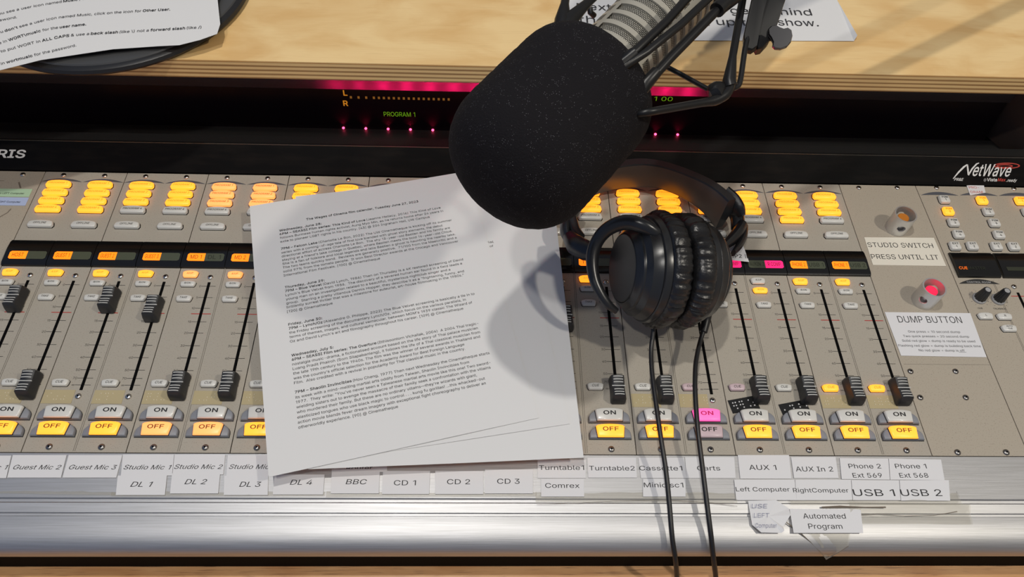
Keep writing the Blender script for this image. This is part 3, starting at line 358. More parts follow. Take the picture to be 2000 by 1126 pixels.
class MB:
    def __init__(s): s.v = []; s.f = []; s.m = []; s.mats = []; s.uv = {}
    def mi(s, k):
        if k not in s.mats: s.mats.append(k)
        return s.mats.index(k)
    def add(s, vs, fs, k, X=None):
        b = len(s.v); i = s.mi(k)
        s.v += [tuple(X @ Vector(v)) for v in vs] if X is not None else [tuple(v) for v in vs]
        s.f += [tuple(b + j for j in f) for f in fs]; s.m += [i] * len(fs); return b
    def box(s, x0, x1, y0, y1, z0, z1, k, X=None):
        vs = [(x, y, z) for z in (z0, z1) for y in (y0, y1) for x in (x0, x1)]
        s.add(vs, [(0, 2, 3, 1), (4, 5, 7, 6), (0, 1, 5, 4), (2, 6, 7, 3), (0, 4, 6, 2), (1, 3, 7, 5)], k, X)
    def layers(s, rings, k, X=None, cap0=True, cap1=True, closed=True):
        n = len(rings[0]); vs = [p for r in rings for p in r]; fs = []
        for i in range(len(rings) - 1):
            for j in range(n if closed else n - 1):
                a = i * n + j; b = i * n + (j + 1) % n; fs.append((a, b, b + n, a + n))
        if cap0: fs.append(tuple(range(n))[::-1])
        if cap1: fs.append(tuple((len(rings) - 1) * n + j for j in range(n)))
        s.add(vs, fs, k, X)
    def cap(s, out, z0, z1, ch, k, X=None):          # prism with a chamfered top
        s.layers([[(x, y, z0) for x, y in out], [(x, y, z1 - ch) for x, y in out],
                  [(x, y, z1 - ch * .3) for x, y in inset(out, ch * .4)], [(x, y, z1) for x, y in inset(out, ch)]], k, X)
    def disc(s, r, z, k, n=24, X=None, c=(0, 0)):
        s.add([(c[0] + r * math.cos(2 * PI * i / n), c[1] + r * math.sin(2 * PI * i / n), z) for i in range(n)], [tuple(range(n))], k, X)
    def lathe(s, prof, k, n=32, X=None, sx=1.0, cap0=True, cap1=True):       # prof: (r, z)
        s.layers([[(r * sx * math.cos(2 * PI * i / n), r * math.sin(2 * PI * i / n), z) for i in range(n)] for r, z in prof], k, X, cap0, cap1)
    def tube(s, pts, rad, k, n=10, flat=1.0, up=None, cap=True):
        pts = [Vector(p) for p in pts]; rings = []; N = len(pts); pu = None
        if isinstance(rad, (list, tuple)) and len(rad) != N:
            K = len(rad) - 1; rr = []
            for i in range(N):
                f = i / (N - 1) * K; a = min(int(f), K - 1); rr.append(rad[a] + (rad[a + 1] - rad[a]) * (f - a))
            rad = rr
        for i, p in enumerate(pts):
            t = (pts[min(i + 1, N - 1)] - pts[max(i - 1, 0)]).normalized()
            if pu is None:
                u = Vector(up) if up else (Vector((0, 0, 1)) if abs(t.z) < .9 else Vector((1, 0, 0)))
            else: u = pu
            u = (u - t * u.dot(t)).normalized(); pu = u; w = t.cross(u)
            r = rad[i] if isinstance(rad, (list, tuple)) else rad
            rings.append([tuple(p + (u * math.cos(2 * PI * j / n) + w * math.sin(2 * PI * j / n) * flat) * r) for j in range(n)])
        s.layers(rings, k, None, cap, cap)
    def text(s, t, x, y, z, cap, k, align='l', width=None, bold=0.0, shear=0.0, X=None, res=2, warp=None):
        vs, fs = text_geo(t, bold, shear, res)
        if not vs: return 0
        sc = cap / CAPH; x0 = min(v[0] for v in vs); x1 = max(v[0] for v in vs); w = (x1 - x0) * sc; kx = sc
        if width: kx = width / (x1 - x0); w = width
        ox = {'l': x, 'c': x - w / 2, 'r': x - w}[align]
        P = [(ox + (v[0] - x0) * kx, y + v[1] * sc, z) for v in vs]
        if warp: P = [warp(*p) for p in P]
        s.add(P, fs, k, X); return w
    def build(s, name, parent=None, loc=(0, 0, 0), smooth=40, uv=None):
        return link(name, s.mesh(name, smooth, uv), parent, loc)
    def mesh(s, name, smooth=40, uv=None):
        me = bpy.data.meshes.new(name); me.from_pydata(s.v, [], s.f); me.update()
        for k in s.mats: me.materials.append(M[k])
        me.polygons.foreach_set('material_index', s.m)
        if smooth:
            me.polygons.foreach_set('use_smooth', [True] * len(me.polygons)); me.set_sharp_from_angle(angle=math.radians(smooth))
        if uv:
            l = me.uv_layers.new(name='UVMap')
            for lp in me.loops: l.data[lp.index].uv = uv(s.v[lp.vertex_index], lp.vertex_index)
        me.update(); return me
def link(name, me, parent=None, loc=(0, 0, 0), rz=0):
    o = bpy.data.objects.new(name, me); C.objects.link(o); o.location = loc; o.rotation_euler.z = rz
    if parent: o.parent = parent
    return o
def thing(name, label, cat, loc=(0, 0, 0), group=None):
    o = bpy.data.objects.new(name, None); C.objects.link(o); o.location = loc; o.empty_display_size = .02
    return tag(o, label, cat, group)
def tag(o, label, cat, group=None):
    o['label'] = label; o['category'] = cat
    if group: o['group'] = group
    return o
def spline(pts, n=8):
    pts = [Vector(p) for p in pts]; P = [pts[0] * 2 - pts[1]] + pts + [pts[-1] * 2 - pts[-2]]; r = []
    for i in range(1, len(P) - 2):
        for j in range(n):
            t = j / n; a, b, c, d = P[i - 1:i + 3]
            r.append(.5 * ((2 * b) + (c - a) * t + (2 * a - 5 * b + 4 * c - d) * t * t + (3 * b - a - 3 * c + d) * t ** 3))
    return r + [pts[-1]]
def frame(o, z, x=None):                 # matrix with Z along z
    z = Vector(z).normalized(); x = Vector(x) if x else Vector((1, 0, 0)); x = (x - z * x.dot(z)).normalized(); y = z.cross(x)
    m = Matrix((x, y, z)).transposed().to_4x4(); m.translation = Vector(o); return m

mm = .001
P = .08256                               # width of one two-channel panel
HALF = P / 2
TOP = .3026                              # depth of the fader panels

# ------------------------------------------------------------------ setting
b = MB(); b.box(-3, 4, -3, 3, -.83, -.80, 'base'); fl = b.build('floor'); fl['kind'] = 'structure'
b = MB(); b.box(-3, 4, 2.4, 2.5, -.80, 2.3, 'wallpaint'); wl = b.build('wall_back'); wl['kind'] = 'structure'

# ------------------------------------------------------------------ desk, shelf
desk = thing('desk', 'brown oak desk top along the bottom edge, under the console', 'desk', (.37, 0, -.80))
b = MB(); b.box(-1.2, 1.2, -.42, .75, .715, .745, 'oak'); b.build('desk_top', desk)
for sx_ in (-1.1, 1.1):
    b = MB(); b.box(sx_ - .02, sx_ + .02, -.35, .70, 0, .715, 'oak'); b.build('side_panel', desk)

SZ = .132; SY = .3185
b = MB(); b.box(-.75, 1.5, SY, .95, SZ - .0195, SZ, 'ply')
sh = thing('plywood_shelf', 'pale birch plywood shelf with layered front edge, above the black meter housing', 'shelf', (0, 0, 0))
b.build('shelf_board', sh, smooth=0)
b = MB(); b.box(-.75, 1.5, SY - .0006, SY, SZ - .0193, SZ - .0008, 'plyedge'); b.build('plywood_edge', sh, smooth=0)

# ------------------------------------------------------------------ console chassis
X0, X1 = -.30, 1.03
con = thing('mixing_console', 'long black and silver broadcast mixing console chassis with dark meter bridge and aluminium armrest', 'mixing console', (.37, .15, -.055))
def cl(b, name, smooth=40): # build in world coordinates under the chassis
    return b.build(name, con, (-.37, -.15, .055), smooth)
b = MB(); b.box(X0, X1, -.0748, .50, -.055, -.0186, 'slot'); b.box(X0, X1, -.001, .32, -.0206, -.0035, 'slot'); cl(b, 'chassis')
# aluminium armrest: an extruded profile with two grooves
prof = [(-.0008, -.012), (-.0008, 0), (-.0365, -.0004), (-.0375, -.0016), (-.0395, -.0018), (-.0400, -.0006), (-.0408, -.0002), (-.0478, -.0012), (-.0484, -.0024), (-.0500, -.0026), (-.0506, -.0018)]
for i in range(15):
    t = i / 14; a = t * PI / 2; prof.append((-.0515 - .0250 * math.sin(a) ** 1.0 * (1 if t < 1 else 1), -.0018 - .0135 * (1 - math.cos(a)) ** 1.15))
prof += [(-.0765, -.0185), (-.0700, -.0185), (-.0700, -.0120)]
b = MB(); n = len(prof)
xs = [X0 + (X1 - X0) * i / 6 for i in range(7)]
b.layers([[(x, y, z) for y, z in prof] for x in xs], 'alu'); cl(b, 'armrest', 25)
# bezel, ledge, meter glass, lip, hood
BZ0, BZ1 = (.3034, .0005), (.3255, .0205)
b = MB(); b.layers([[(x, BZ0[0], -.02), (x, BZ0[0], BZ0[1]), (x, BZ1[0], BZ1[1]), (x, .3275, .0205), (x, .3275, -.02)][::-1] for x in (X0, X1)], 'black'); cl(b, 'name_bezel', 0)
b = MB(); b.box(X0, X1, BZ1[0] - .0004, BZ1[0] + .0006, BZ1[1], BZ1[1] + .0005, 'edgeline'); cl(b, 'bezel_edge', 0)
b = MB(); b.layers([[(x, .3275, .0195), (x, .3400, .0190), (x, .3460, .004), (x, .3700, .002), (x, .3700, -.03), (x, .3275, -.03)][::-1] for x in (X0, X1)], 'blacktrim'); cl(b, 'ledge', 20)
XC = .925
GL0, GL1 = (.370, .002), (.377, .0515)
b = MB(); b.layers([[(x, *GL0), (x, *GL1), (x, .385, GL1[1]), (x, .385, GL0[1])][::-1] for x in (X0, XC)], 'meterglass'); cl(b, 'meter_glass', 0)
lipp = [(.385, .0520), (.3755, .0522), (.3738, .0535), (.3735, .0555), (.3735, .0620), (.3742, .0640), (.376, .0650), (.385, .0652)]
b = MB(); nl = len(lipp); b.add([(x, y, z) for x in (X0, XC) for y, z in lipp], [(i, nl + i, nl + i + 1, i + 1) for i in range(nl - 1)], 'lip'); cl(b, 'meter_lip', 50)
b = MB(); b.box(X0, X1, .385, .50, -.03, .1125, 'black'); b.layers([[(x, .374, .0656), (x, .372, .1125), (x, .386, .1125), (x, .386, .0656)][::-1] for x in (X0, XC)], 'slot'); cl(b, 'meter_hood', 0)
b = MB(); b.layers([[(XC, .384, .003), (XC, .384, .112), (XC + .022, .340, .112), (XC + .022, .340, .003)], [(XC + .03, .386, .003), (XC + .03, .386, .112), (XC + .03, .340, .112), (XC + .03, .340, .003)]], 'brown'); cl(b, 'end_cheek', 0)
def bez(px, py):                          # point on the sloping bezel under a photo position
    d = ray(px, py); p0 = Vector((0, *BZ0)); nrm = Vector((0, -(BZ1[1] - BZ0[1]), BZ1[0] - BZ0[0])).normalized()
    t = (p0 - CAMP).dot(nrm) / d.dot(nrm); q = CAMP + d * t
    return q.x, (Vector((q.y, q.z)) - Vector(BZ0)).length
bv = Vector((0, BZ1[0] - BZ0[0], BZ1[1] - BZ0[1])).normalized()
BX = Matrix((Vector((1, 0, 0)), bv, Vector((1, 0, 0)).cross(bv))).transposed().to_4x4(); BX.translation = Vector((0, *BZ0))
# maker's lettering
u0, v0 = bez(52, 308); u1, v1 = bez(52, 293)
b = MB(); b.text('HARRIS', u0, v0, .0002, v1 - v0, 'logowhite', 'r', width=.0525 * 1.25, bold=.045, shear=.25, X=BX); cl(b, 'maker_logo', 0)
b = MB()
u0, v0 = bez(1868, 346); u1, v1 = bez(1978, 323)
b.text('etWave', bez(1899, 343)[0], bez(1899, 343)[1], .0002, (v1 - v0) * .92, 'logowhite', 'l', width=bez(1974, 343)[0] - bez(1899, 343)[0], bold=.02, shear=.42, X=BX)
def stroke(pts, w):
    q = [Vector(bez(*p)) for p in pts]; L = []; R_ = []
    for i, p in enumerate(q):
        t = (q[min(i + 1, len(q) - 1)] - q[max(i - 1, 0)]).normalized(); nn = Vector((-t.y, t.x)) * w[i] * .0005
        L.append((*(p + nn), .0003)); R_.append((*(p - nn), .0003))
    m = len(q); b.add(L + R_, [(i, m + i, m + i + 1, i + 1) for i in range(m - 1)], 'logowhite', BX)
stroke([(1861, 349), (1872, 336), (1882, 326), (1889, 321)], [.8, 1.8, 2.0, 1.2])
stroke([(1889, 321), (1890, 330), (1891, 341)], [1.4, 1.8, 1.5])
stroke([(1891, 342), (1898, 330), (1907, 320), (1912, 318)], [1.4, 1.8, 1.6, .8])
b.text('PR&E', bez(1863, 352)[0], bez(1863, 352.5)[1], .0002, .0028, 'logowhite', 'l', bold=.03, shear=.3, X=BX)
b.text('Vista', bez(1927, 353)[0], bez(1927, 353.5)[1], .0002, .0032, 'logowhite', 'l', width=bez(1947, 353)[0] - bez(1927, 353)[0], bold=.04, X=BX)
b.text('@', bez(1921, 353)[0], bez(1921, 353)[1], .0002, .0026, 'arclight', 'l', width=.0028, X=BX)
b.text('Max', bez(1948, 353)[0], bez(1948, 353.5)[1], .0002, .0032, 'logored', 'l', width=bez(1964, 353)[0] - bez(1948, 353)[0], bold=.04, shear=.2, X=BX)
b.text('.ready', bez(1965, 354)[0], bez(1965, 354.5)[1], .0002, .0030, 'logowhite', 'l', width=bez(1986, 353)[0] - bez(1965, 353)[0], bold=.03, shear=.35, X=BX)
for (ecx, ecy, rx, ry, w0) in ((1966, 323.5, 26, 6, 1.0), (1962, 324, 16, 3.6, 1.6)):
    q = [bez(ecx + rx * math.cos(a), ecy + ry * math.sin(a)) for a in [2 * PI * i / 40 for i in range(41)]]
    qi = [bez(ecx + rx * (1 - .12 * w0) * math.cos(a), ecy + ry * (1 - .34 * w0) * math.sin(a)) for a in [2 * PI * i / 40 for i in range(41)]]
    b.add([(*p, .00015) for p in q] + [(*p, .00015) for p in qi], [(i, i + 1, 41 + i + 1, 41 + i) for i in range(40)], 'logored', BX)
cl(b, 'series_logo', 0)
# meter readouts behind the glass
gv = Vector((0, GL1[0] - GL0[0], GL1[1] - GL0[1])).normalized()
GX = Matrix((Vector((1, 0, 0)), gv, Vector((1, 0, 0)).cross(gv))).transposed().to_4x4(); GX.translation = Vector((0, *GL0))
def gla(px, py):
    d = ray(px, py); p0 = Vector((0, *GL0)); nrm = Vector((0, -gv.z, gv.y)); t = (p0 - CAMP).dot(nrm) / d.dot(nrm); q = CAMP + d * t
    return q.x, (Vector((q.y, q.z)) - Vector(GL0)).length
b = MB()
for i, px in enumerate([685, 700, 715] + [730 + 9.75 * k for k in range(16)]):
    u, v = gla(px, 187.5 + (px - 685) * .022); b.box(u - .0011, u + .0011, v - .0028, v, 0, .0002, 'amberdark', GX)
cl(b, 'level_bar', 0)
b = MB()
for ch, py in (('L', 186), ('R', 206)):
    u, v = gla(671, py); b.text(ch, u, v, .0003, .0062, 'amberdim', 'l', bold=.05, X=GX)
cl(b, 'channel_mark', 0)
b = MB(); u, v = gla(750, 226.5); b.text('PROGRAM 1', u, v, .0003, .0056, 'greenled', 'l', width=gla(811, 227)[0] - u, bold=-.006, X=GX); cl(b, 'program_readout', 0)
b = MB(); u, v = gla(1262, 196); b.text("1 1 00", u, v, .0003, .0050, 'greenled', 'l', width=gla(1313, 196)[0] - u, bold=-.006, X=GX); cl(b, 'timer_readout', 0)
for i in range(16):
    px = 672 + i * 43.4; u, v = gla(px, 254 + i * .55); p = GX @ Vector((u, max(v, .0012), .0012))
    b = MB(); b.lathe([(.0001, .0012), (.0011, .0008), (.0015, 0), (.0011, -.0008), (.0001, -.0012)], 'led', 10, Matrix.Translation(p)); cl(b, 'indicator_light')
    l = bpy.data.lights.new('indicator_glow', 'SPOT'); l.spot_size = 1.8; l.spot_blend = 1; l.energy = .030; l.color = (1, .01, .12); l.shadow_soft_size = .0008
    o = bpy.data.objects.new('indicator_glow', l); C.objects.link(o); o.location = p + Vector((0, -.0012, .0006)); o.rotation_euler = (PI + .02, 0, 0)
    l = bpy.data.lights.new('lip_glow', 'POINT'); l.energy = .0070 if i > 1 else .0040; l.color = (1, .006, .13); l.shadow_soft_size = .001  # unseen lamp added behind the translucent lip so the strip glows red
    o = bpy.data.objects.new('lip_glow', l); C.objects.link(o); o.location = (p.x, .3825, .0585)

# ------------------------------------------------------------------ fader panels
_mc = {}
def cached(key, fn):
    if key not in _mc: _mc[key] = fn()
    return _mc[key]
def screw_mesh(k='steel'):
    b = MB(); b.lathe([(.0027, 0), (.0026, .0007), (.0021, .0013), (.0010, .0016)], k, 16, cap1=True)
    b.disc(.0009, .00165, 'slot', 6); return b.mesh('screw', 50)
def arch(w, h, kind):                       # button outlines, centred
    if kind == 'long':
        o = [(-w / 2 + .0012, -h / 2), (w / 2 - .0012, -h / 2), (w / 2, -h * .22), (w / 2 - .0008, h * .20)]
        o += [(w * .5 * math.cos(a) * .93, h * .2 + h * .3 * math.sin(a)) for a in [PI * i / 8 for i in range(1, 8)]]
        o += [(-w / 2 + .0008, h * .20), (-w / 2, -h * .22)]
    else:
        o = [(-w * .40, -h / 2), (w * .40, -h / 2), (w * .47, -h * .25), (w / 2, h * .22)]
        o += [(w * .46 * math.cos(a), h * .26 + h * .24 * math.sin(a)) for a in [PI * i / 6 for i in range(1, 6)]]
        o += [(-w / 2, h * .22), (-w * .47, -h * .25)]
    return o
def button_mesh(w, h, ht, kind, txt, cm, lm, cap, bold=0.012, shear=0.2, dy=0.0, tw=None, lines=None):
    b = MB(); b.cap([(x * 1.05, y * 1.06) for x, y in arch(w, h, kind)], -.001, .0005, .0002, 'slot')
    b.cap(arch(w, h, kind), 0, ht, .0011, cm)
    for j, s in enumerate(lines or [txt]):
        n = len(lines or [1]); yy = (n - 1 - 2 * j) * cap * .85 - cap / 2 + dy
        b.text(s, 0, yy, ht + .00012, cap, lm, 'c', bold=bold, shear=shear, width=tw)
    return b.mesh('button', 35)
def button(name, parent, u, v, w, h, ht, kind, txt, cm, cap=.0022, tw=None, lines=None, shear=.2, label=None):
    lm = {'amber': 'legamber', 'peach': 'legdark', 'pink': 'legpink'}.get(cm, 'legend')
    me = cached((name, w, h, ht, kind, txt, cm, tuple(lines or ())), lambda: button_mesh(w, h, ht, kind, txt, cm, lm, cap, shear=shear, tw=tw, lines=lines))
    o = link(name, me, parent, (u, v, 0))
    if label: o['label'] = label
    return o
def big_button(parent, u, v, name, txt, cm, W_=.0345, H_=.0122):
    def bz():
        b = MB(); q = [(-W_ / 2, -H_ / 2), (W_ / 2, -H_ / 2)] + [(W_ * .5 * (abs(math.cos(a)) ** .8) * (1 if math.cos(a) > 0 else -1), -H_ * .2 + H_ * .66 * math.sin(a)) for a in [PI * i / 14 for i in range(0, 15)]]
        b.cap([(x * 1.03, y * 1.05 - .0002) for x, y in q], 0, .0006, .0002, 'bezelblack'); b.cap(q, 0, .0034, .0009, 'bezel'); return b.mesh('bezel', 35)
    def cp():
        b = MB(); w = .0238; h = .0118
        o_ = [(-w * .45, -h / 2), (w * .45, -h / 2), (w / 2, h * .30)] + [(w * .5 * math.cos(a) * .96, h * .32 + h * .17 * math.sin(a)) for a in [PI * i / 8 for i in range(1, 8)]] + [(-w / 2, h * .30)]
        b.cap([(x * 1.04, y * 1.02) for x, y in o_], .002, .0042, .0003, 'bezelblack')
        b.cap(o_, .001, .0064, .0014, cm)
        lm = {'amber': 'legdark', 'peach': 'legdark', 'pink': 'legpink'}.get(cm, 'legend')
        b.text(txt, 0, -.0010, .0066, .0034, lm, 'c', bold=.035, width=.0106 if txt == 'ON' else .0132); return b.mesh('cap', 35)
    o = link(name, cached(('bezel',), bz), parent, (u, v, 0))
    if cm == 'pink': o['label'] = 'ON button glowing bright pink'
    c = link('button_cap', cached(('bigcap', txt, cm), cp), o, (0, 0, 0)); return o
def knob_mesh():
    b = MB(); L, Wd = .0245, .0128
    # side profile (y, z): raised front and rear, dip in the middle
    N = 24
    def ztop(t): return .0118 + .0016 * abs(t) ** 1.5 - .0012 * max(0, abs(t) - .86) / .14 * 2.0
    rings = []
    for i in range(N + 1):
        t = -1 + 2 * i / N; y = t * L / 2; e = max(0, abs(t) - .80) / .20; hw = Wd / 2 * (1 - .18 * e * e); zt = ztop(t) - .002 * e * e
        waist = 1 - .08 * (1 - abs(t)) ; hw *= waist
        rings.append([(-hw * 1.05, y * 1.0, .0012), (hw * 1.05, y, .0012), (hw * 1.02, y * .985, zt * .55), (hw * .84, y * .95, zt - .0009), (hw * .62, y * .94, zt), (-hw * .62, y * .94, zt), (-hw * .84, y * .95, zt - .0009), (-hw * 1.02, y * .985, zt * .55)])
    b.layers([r[::-1] for r in rings], 'knob')
    for k, tt in enumerate((-.72, -.50, -.28, 0, .30, .52, .74)):      # white grip lines
        y = tt * L / 2 * .94; z = ztop(tt) - .00002; w = .0041 if tt else .0056; th = .00038
        b.layers([[(x, y - th - .0003 * (x / w) ** 2 * (1 if tt else 0), z + .0002), (x, y + th - .0003 * (x / w) ** 2 * (1 if tt else 0), z + .0002), (x, y + th, z - .0006), (x, y - th, z - .0006)] for x in [-w + w * i / 3 for i in range(7)]], 'knobline')
    b.box(-.0011, .0011, -.003, .003, -.002, .0014, 'slot')
    return b.mesh('fader_knob', 38)
TICKS = [(162.2, '0'), (149.6, '5'), (137.9, '10'), (123.5, '15'), (111.8, '20'), (98.8, '30'), (86.5, '40'), (74.3, '50'), (66.3, '70'), (59.9, '\u221e')]
def crescent(b, x0, x1, y0, h, k, thick=.0016):
    n = 14; up = []; lo = []
    for i in range(n + 1):
        t = i / n; e = 4 * t * (1 - t); x = x0 + (x1 - x0) * t; up.append((x, y0 + h * e, .00015)); lo.append((x, y0 + (h - thick) * e * .8 - .0002, .00015))
    b.add(up + lo, [(i, n + 1 + i, n + 2 + i, i + 1) for i in range(n)], k)
def fader_faceplate():
    b = MB(); g = .0004
    b.box(g, P - g, 0, TOP - .0008, -.003, 0, 'panel')
    z = .00012
    for c in (0, 1):
        o = c * HALF
        b.box(o + .0286, o + .0312, .0550, .1667, -.0001, .00014, 'slot')
        for v, s in TICKS:
            b.add([(o + .0236, v * mm - .00022, z), (o + .0292, v * mm - .00022, z), (o + .0292, v * mm + .00022, z), (o + .0236, v * mm + .00022, z)], [(0, 1, 2, 3)], 'print')
            b.add([(o + .0312, v * mm - .00022, z), (o + .0366, v * mm - .00022, z), (o + .0366, v * mm + .00022, z), (o + .0312, v * mm + .00022, z)], [(0, 1, 2, 3)], 'print')
            b.text(s, o + .0232, v * mm - .0011, z, .0022, 'print', 'r', bold=-.005)
        for (a, e) in ((.0212, .0286), (.0312, .0388)):
            b.add([(o + a, .1316, z), (o + e, .1316, z), (o + e, .1324, z), (o + a, .1324, z)], [(0, 1, 2, 3)], 'redprint')
        crescent(b, o + .0005, o + .0405, .2886, .0044, 'arc', .0030)
    for dx in (-.0007, .0007):
        b.box(HALF + dx - .00018, HALF + dx + .00018, .001, .182, -.0001, .00012, 'line')
    return b.mesh('faceplate', 0)
def display_mesh(c):
    b = MB(); x0, x1 = .0003, HALF - .0003
    pr = [(.1822, 0), (.1826, .0022), (.1850, .0032), (.2000, .0040), (.2085, .0034), (.2115, .0022), (.2120, 0)]
    b.layers([[(x, y, zz) for y, zz in pr] for x in (x0, x1)], 'glass'); return b.mesh('display_window', 30)
def zdisp(y): return .0032 + (y - .185) / .015 * .0008
def screen_mesh(l, r, lk, rk):
    b = MB(); y0, y1 = .1886, .1973; x0, xm, x1 = .0048, .0212, .0390
    for (a, e, k, t, left) in ((x0, xm, lk, l, 1), (xm, x1, rk, r, 0)):
        c = .0016
        o = [(a + (c if left else 0), y0), (e - (0 if left else c), y0), (e, y0 + (0 if left else c * .8)), (e, y1 - (0 if left else c * .8)), (e - (0 if left else c), y1), (a + (c if left else 0), y1), (a, y1 - (c * .8 if left else 0)), (a, y0 + (c * .8 if left else 0))]
        b.add([(x, y, zdisp(y) + .0002) for x, y in o], [tuple(range(8))], k)
        if t:
            lit = k in ('lcdamber', 'lcdpink')
            wd = min(.0125, .0026 * len(t)) * (1.15 if not lit else 1)
            b.text(t, (a + e) / 2, .1910, 0, .0042, 'lcdtext' if lit else 'lcdghost', 'c', width=wd, warp=lambda x, y, z: (x, y, zdisp(y) + .0004))
    return b.mesh('screen', 0)
def braille_mesh(seed, black=False):
    rnd = random.Random(seed); b = MB(); w, h = .0250, .0125
    b.box(-w / 2, w / 2, -h / 2, h / 2, .00005, .0003, 'brailleblack' if black else 'braille')
    for c in range(4):
        if rnd.random() < .1: continue
        for r_ in range(3):
            for q in range(2):
                if rnd.random() < .5:
                    x = -w / 2 + .0035 + c * .0060 + q * .0023; y = .0032 - r_ * .0028
                    b.lathe([(.0007, .0003), (.0006, .0006), (.0003, .0008)], 'dotwhite' if black else 'brailledot', 8, Matrix.Translation((x, y, 0)))
    return b.mesh('braille_label', 50)

A, PE, G, PK, CP = 'amber', 'peach', 'cap', 'pink', 'cappink'
# per channel: lit program buttons, their colour, screen texts and colours, A/UP, B/ON, CUE, ON, OFF colours, fader position, braille
CH = [
 (4, A, 'HOST', '', 1, 0, A, G, G, A, 143, 'tan'), (4, A, 'GUEST 1', '', 1, 0, A, G, G, A, 57.5, 'tan'),
 (3, A, 'GUEST 2', '', 1, 0, A, G, G, A, 143, 'tan'), (3, A, 'GUEST 3', '', 1, 0, A, G, G, A, 134, 'tan'),
 (3, PE, 'MD 1', 'DL 1', 1, 0, PE, G, G, PE, 57.5, 'tan'), (3, PE, 'MD 2', 'DL 2', 1, 0, PE, G, G, PE, 57.5, 'tan'),
 (3, A, 'MD 3', 'DL 3', 1, 0, A, G, G, A, 57.5, 'tan'), (3, A, 'MD 4', 'DL 4', 1, 0, A, G, G, A, 57.5, 'tan'),
 (3, A, 'BBC', '', 1, 0, A, G, G, A, 57.5, 'tan'), (3, A, 'CD 1', '', 1, 0, A, G, G, A, 57.5, 'tan'),
 (3, A, 'CD 2', '', 1, 0, A, G, G, A, 57.5, 'tan'), (3, A, 'CD 3', '', 1, 0, A, G, G, A, 57.5, 'tan'),
 (3, A, 'TT 1', '', 1, 0, A, G, G, A, 128, None), (3, A, 'TT 2', '', 1, 0, A, G, G, A, 57.0, None),
 (3, A, 'CASS', 'MD', 1, 0, A, G, G, A, 57.0, 'tan'), (3, A, 'CARTS', '', 1, 0, A, G, CP, PK, 150, 'tan'),
 (3, A, 'AUXIN 1', 'L COMP', 0, 1, A, G, CP, A, 57.5, 'black'), (3, A, 'AUXIN 2', 'R COMP', 0, 1, G, G, G, A, 57.5, 'black'),
 (4, A, 'PHONE 2', 'USB 1', 1, 0, A, G, A, A, 57.0, 'tan'), (3, A, 'PHONE 1', 'USB 2', 1, 0, A, G, A, A, 57.0, 'tan'),
]
NAMES = ['the host and first guest microphones, at the far left', 'the white Guest Mic 2 and Guest Mic 3 strips', 'the DL 1 and DL 2 strips, with peach OFF buttons', 'the DL 3 and DL 4 strips, half under the printed papers', 'the BBC and CD 1 strips, mostly under the printed papers',
         'the CD 2 and CD 3 strips, under the printed papers', 'the Turntable1 and Turntable2 strips, beside the papers', 'the Cassette1 and Carts strips, with one pink ON button', 'the Left Computer and RightComputer strips, with black braille tape', 'the USB 1 and USB 2 strips, both CUE buttons amber']
for m in range(10):
    k = m - 1
    root = thing('fader_panel', 'beige fader panel above ' + NAMES[m], 'control panel', (k * P, 0, 0), 'fader panels of the mixing console')
    link('faceplate', cached('face', fader_faceplate), root)
    for c in (0, 1):
        i = m * 2 + c; npg, pcol, lt, rt, lam, rpk, aup, bon, cue, offc, fv, brl = CH[i]; o = c * HALF
        onc = G
        if i == 15: onc, offc = PK, CP
        if i == 17: aup, bon = G, A
        for q in range(4):
            col = pcol if q < npg else G
            button('program_button', root, o + .0200, (284.0 - 10.75 * q) * mm, .0245, .0088, .0038, 'long', 'PROGRAM %d' % (q + 1), col, .0021, .0185)
        button('offline_button', root, o + .0197, .2323, .0242, .0080, .0038, 'long', 'OFFLINE', G, .0021, .0125)
        d = link('display_window', cached(('disp',), lambda: display_mesh(0)), root, (o, 0, 0))
        lk = 'lcdamber' if lam else 'lcdoff'; rk = 'lcdpink' if rpk else 'lcdoff'
        link('screen', screen_mesh(lt, rt, lk, rk), d)
        button('input_button', root, o + .0112, .1749, .0140, .0074, .0030, 'short', 'A/UP', aup, .0018)
        button('input_button', root, o + .0114, .1640, .0140, .0064, .0028, 'short', 'B/ON', bon, .0017)
        button('take_button', root, o + .0116, .1478, .0142, .0068, .0030, 'short', 'TAKE', G, .0019)
        button('cue_button', root, o + .0116, .0614, .0142, .0068, .0032, 'short', 'CUE', cue, .0022)
        if brl:
            bl = link('braille_label', braille_mesh(i, brl == 'black'), root, (o + .0132, .0488, 0))
            if brl == 'black': bl.rotation_euler.z = .20; bl.location = (o + (.0150 if i == 16 else .0172), .0455 - (.000 if i == 16 else .0035), 0); bl['label'] = 'black braille tape with white dots'
        big_button(root, o + .0210, .0338, 'on_button', 'ON', onc)
        big_button(root, o + .0207, .0192, 'off_button', 'OFF', offc)
        link('fader_knob', cached('knob', knob_mesh), root, (o + .0299, fv * mm, 0))
        for (u, v) in ((.0197, .2972), (.0298, .1722), (.0297, .0492), (.0208, .0045)):
            link('screw', cached(('screw', v < .01), lambda: screw_mesh('steel' if v > .01 else 'darksteel')), root, (o + u, v, 0))

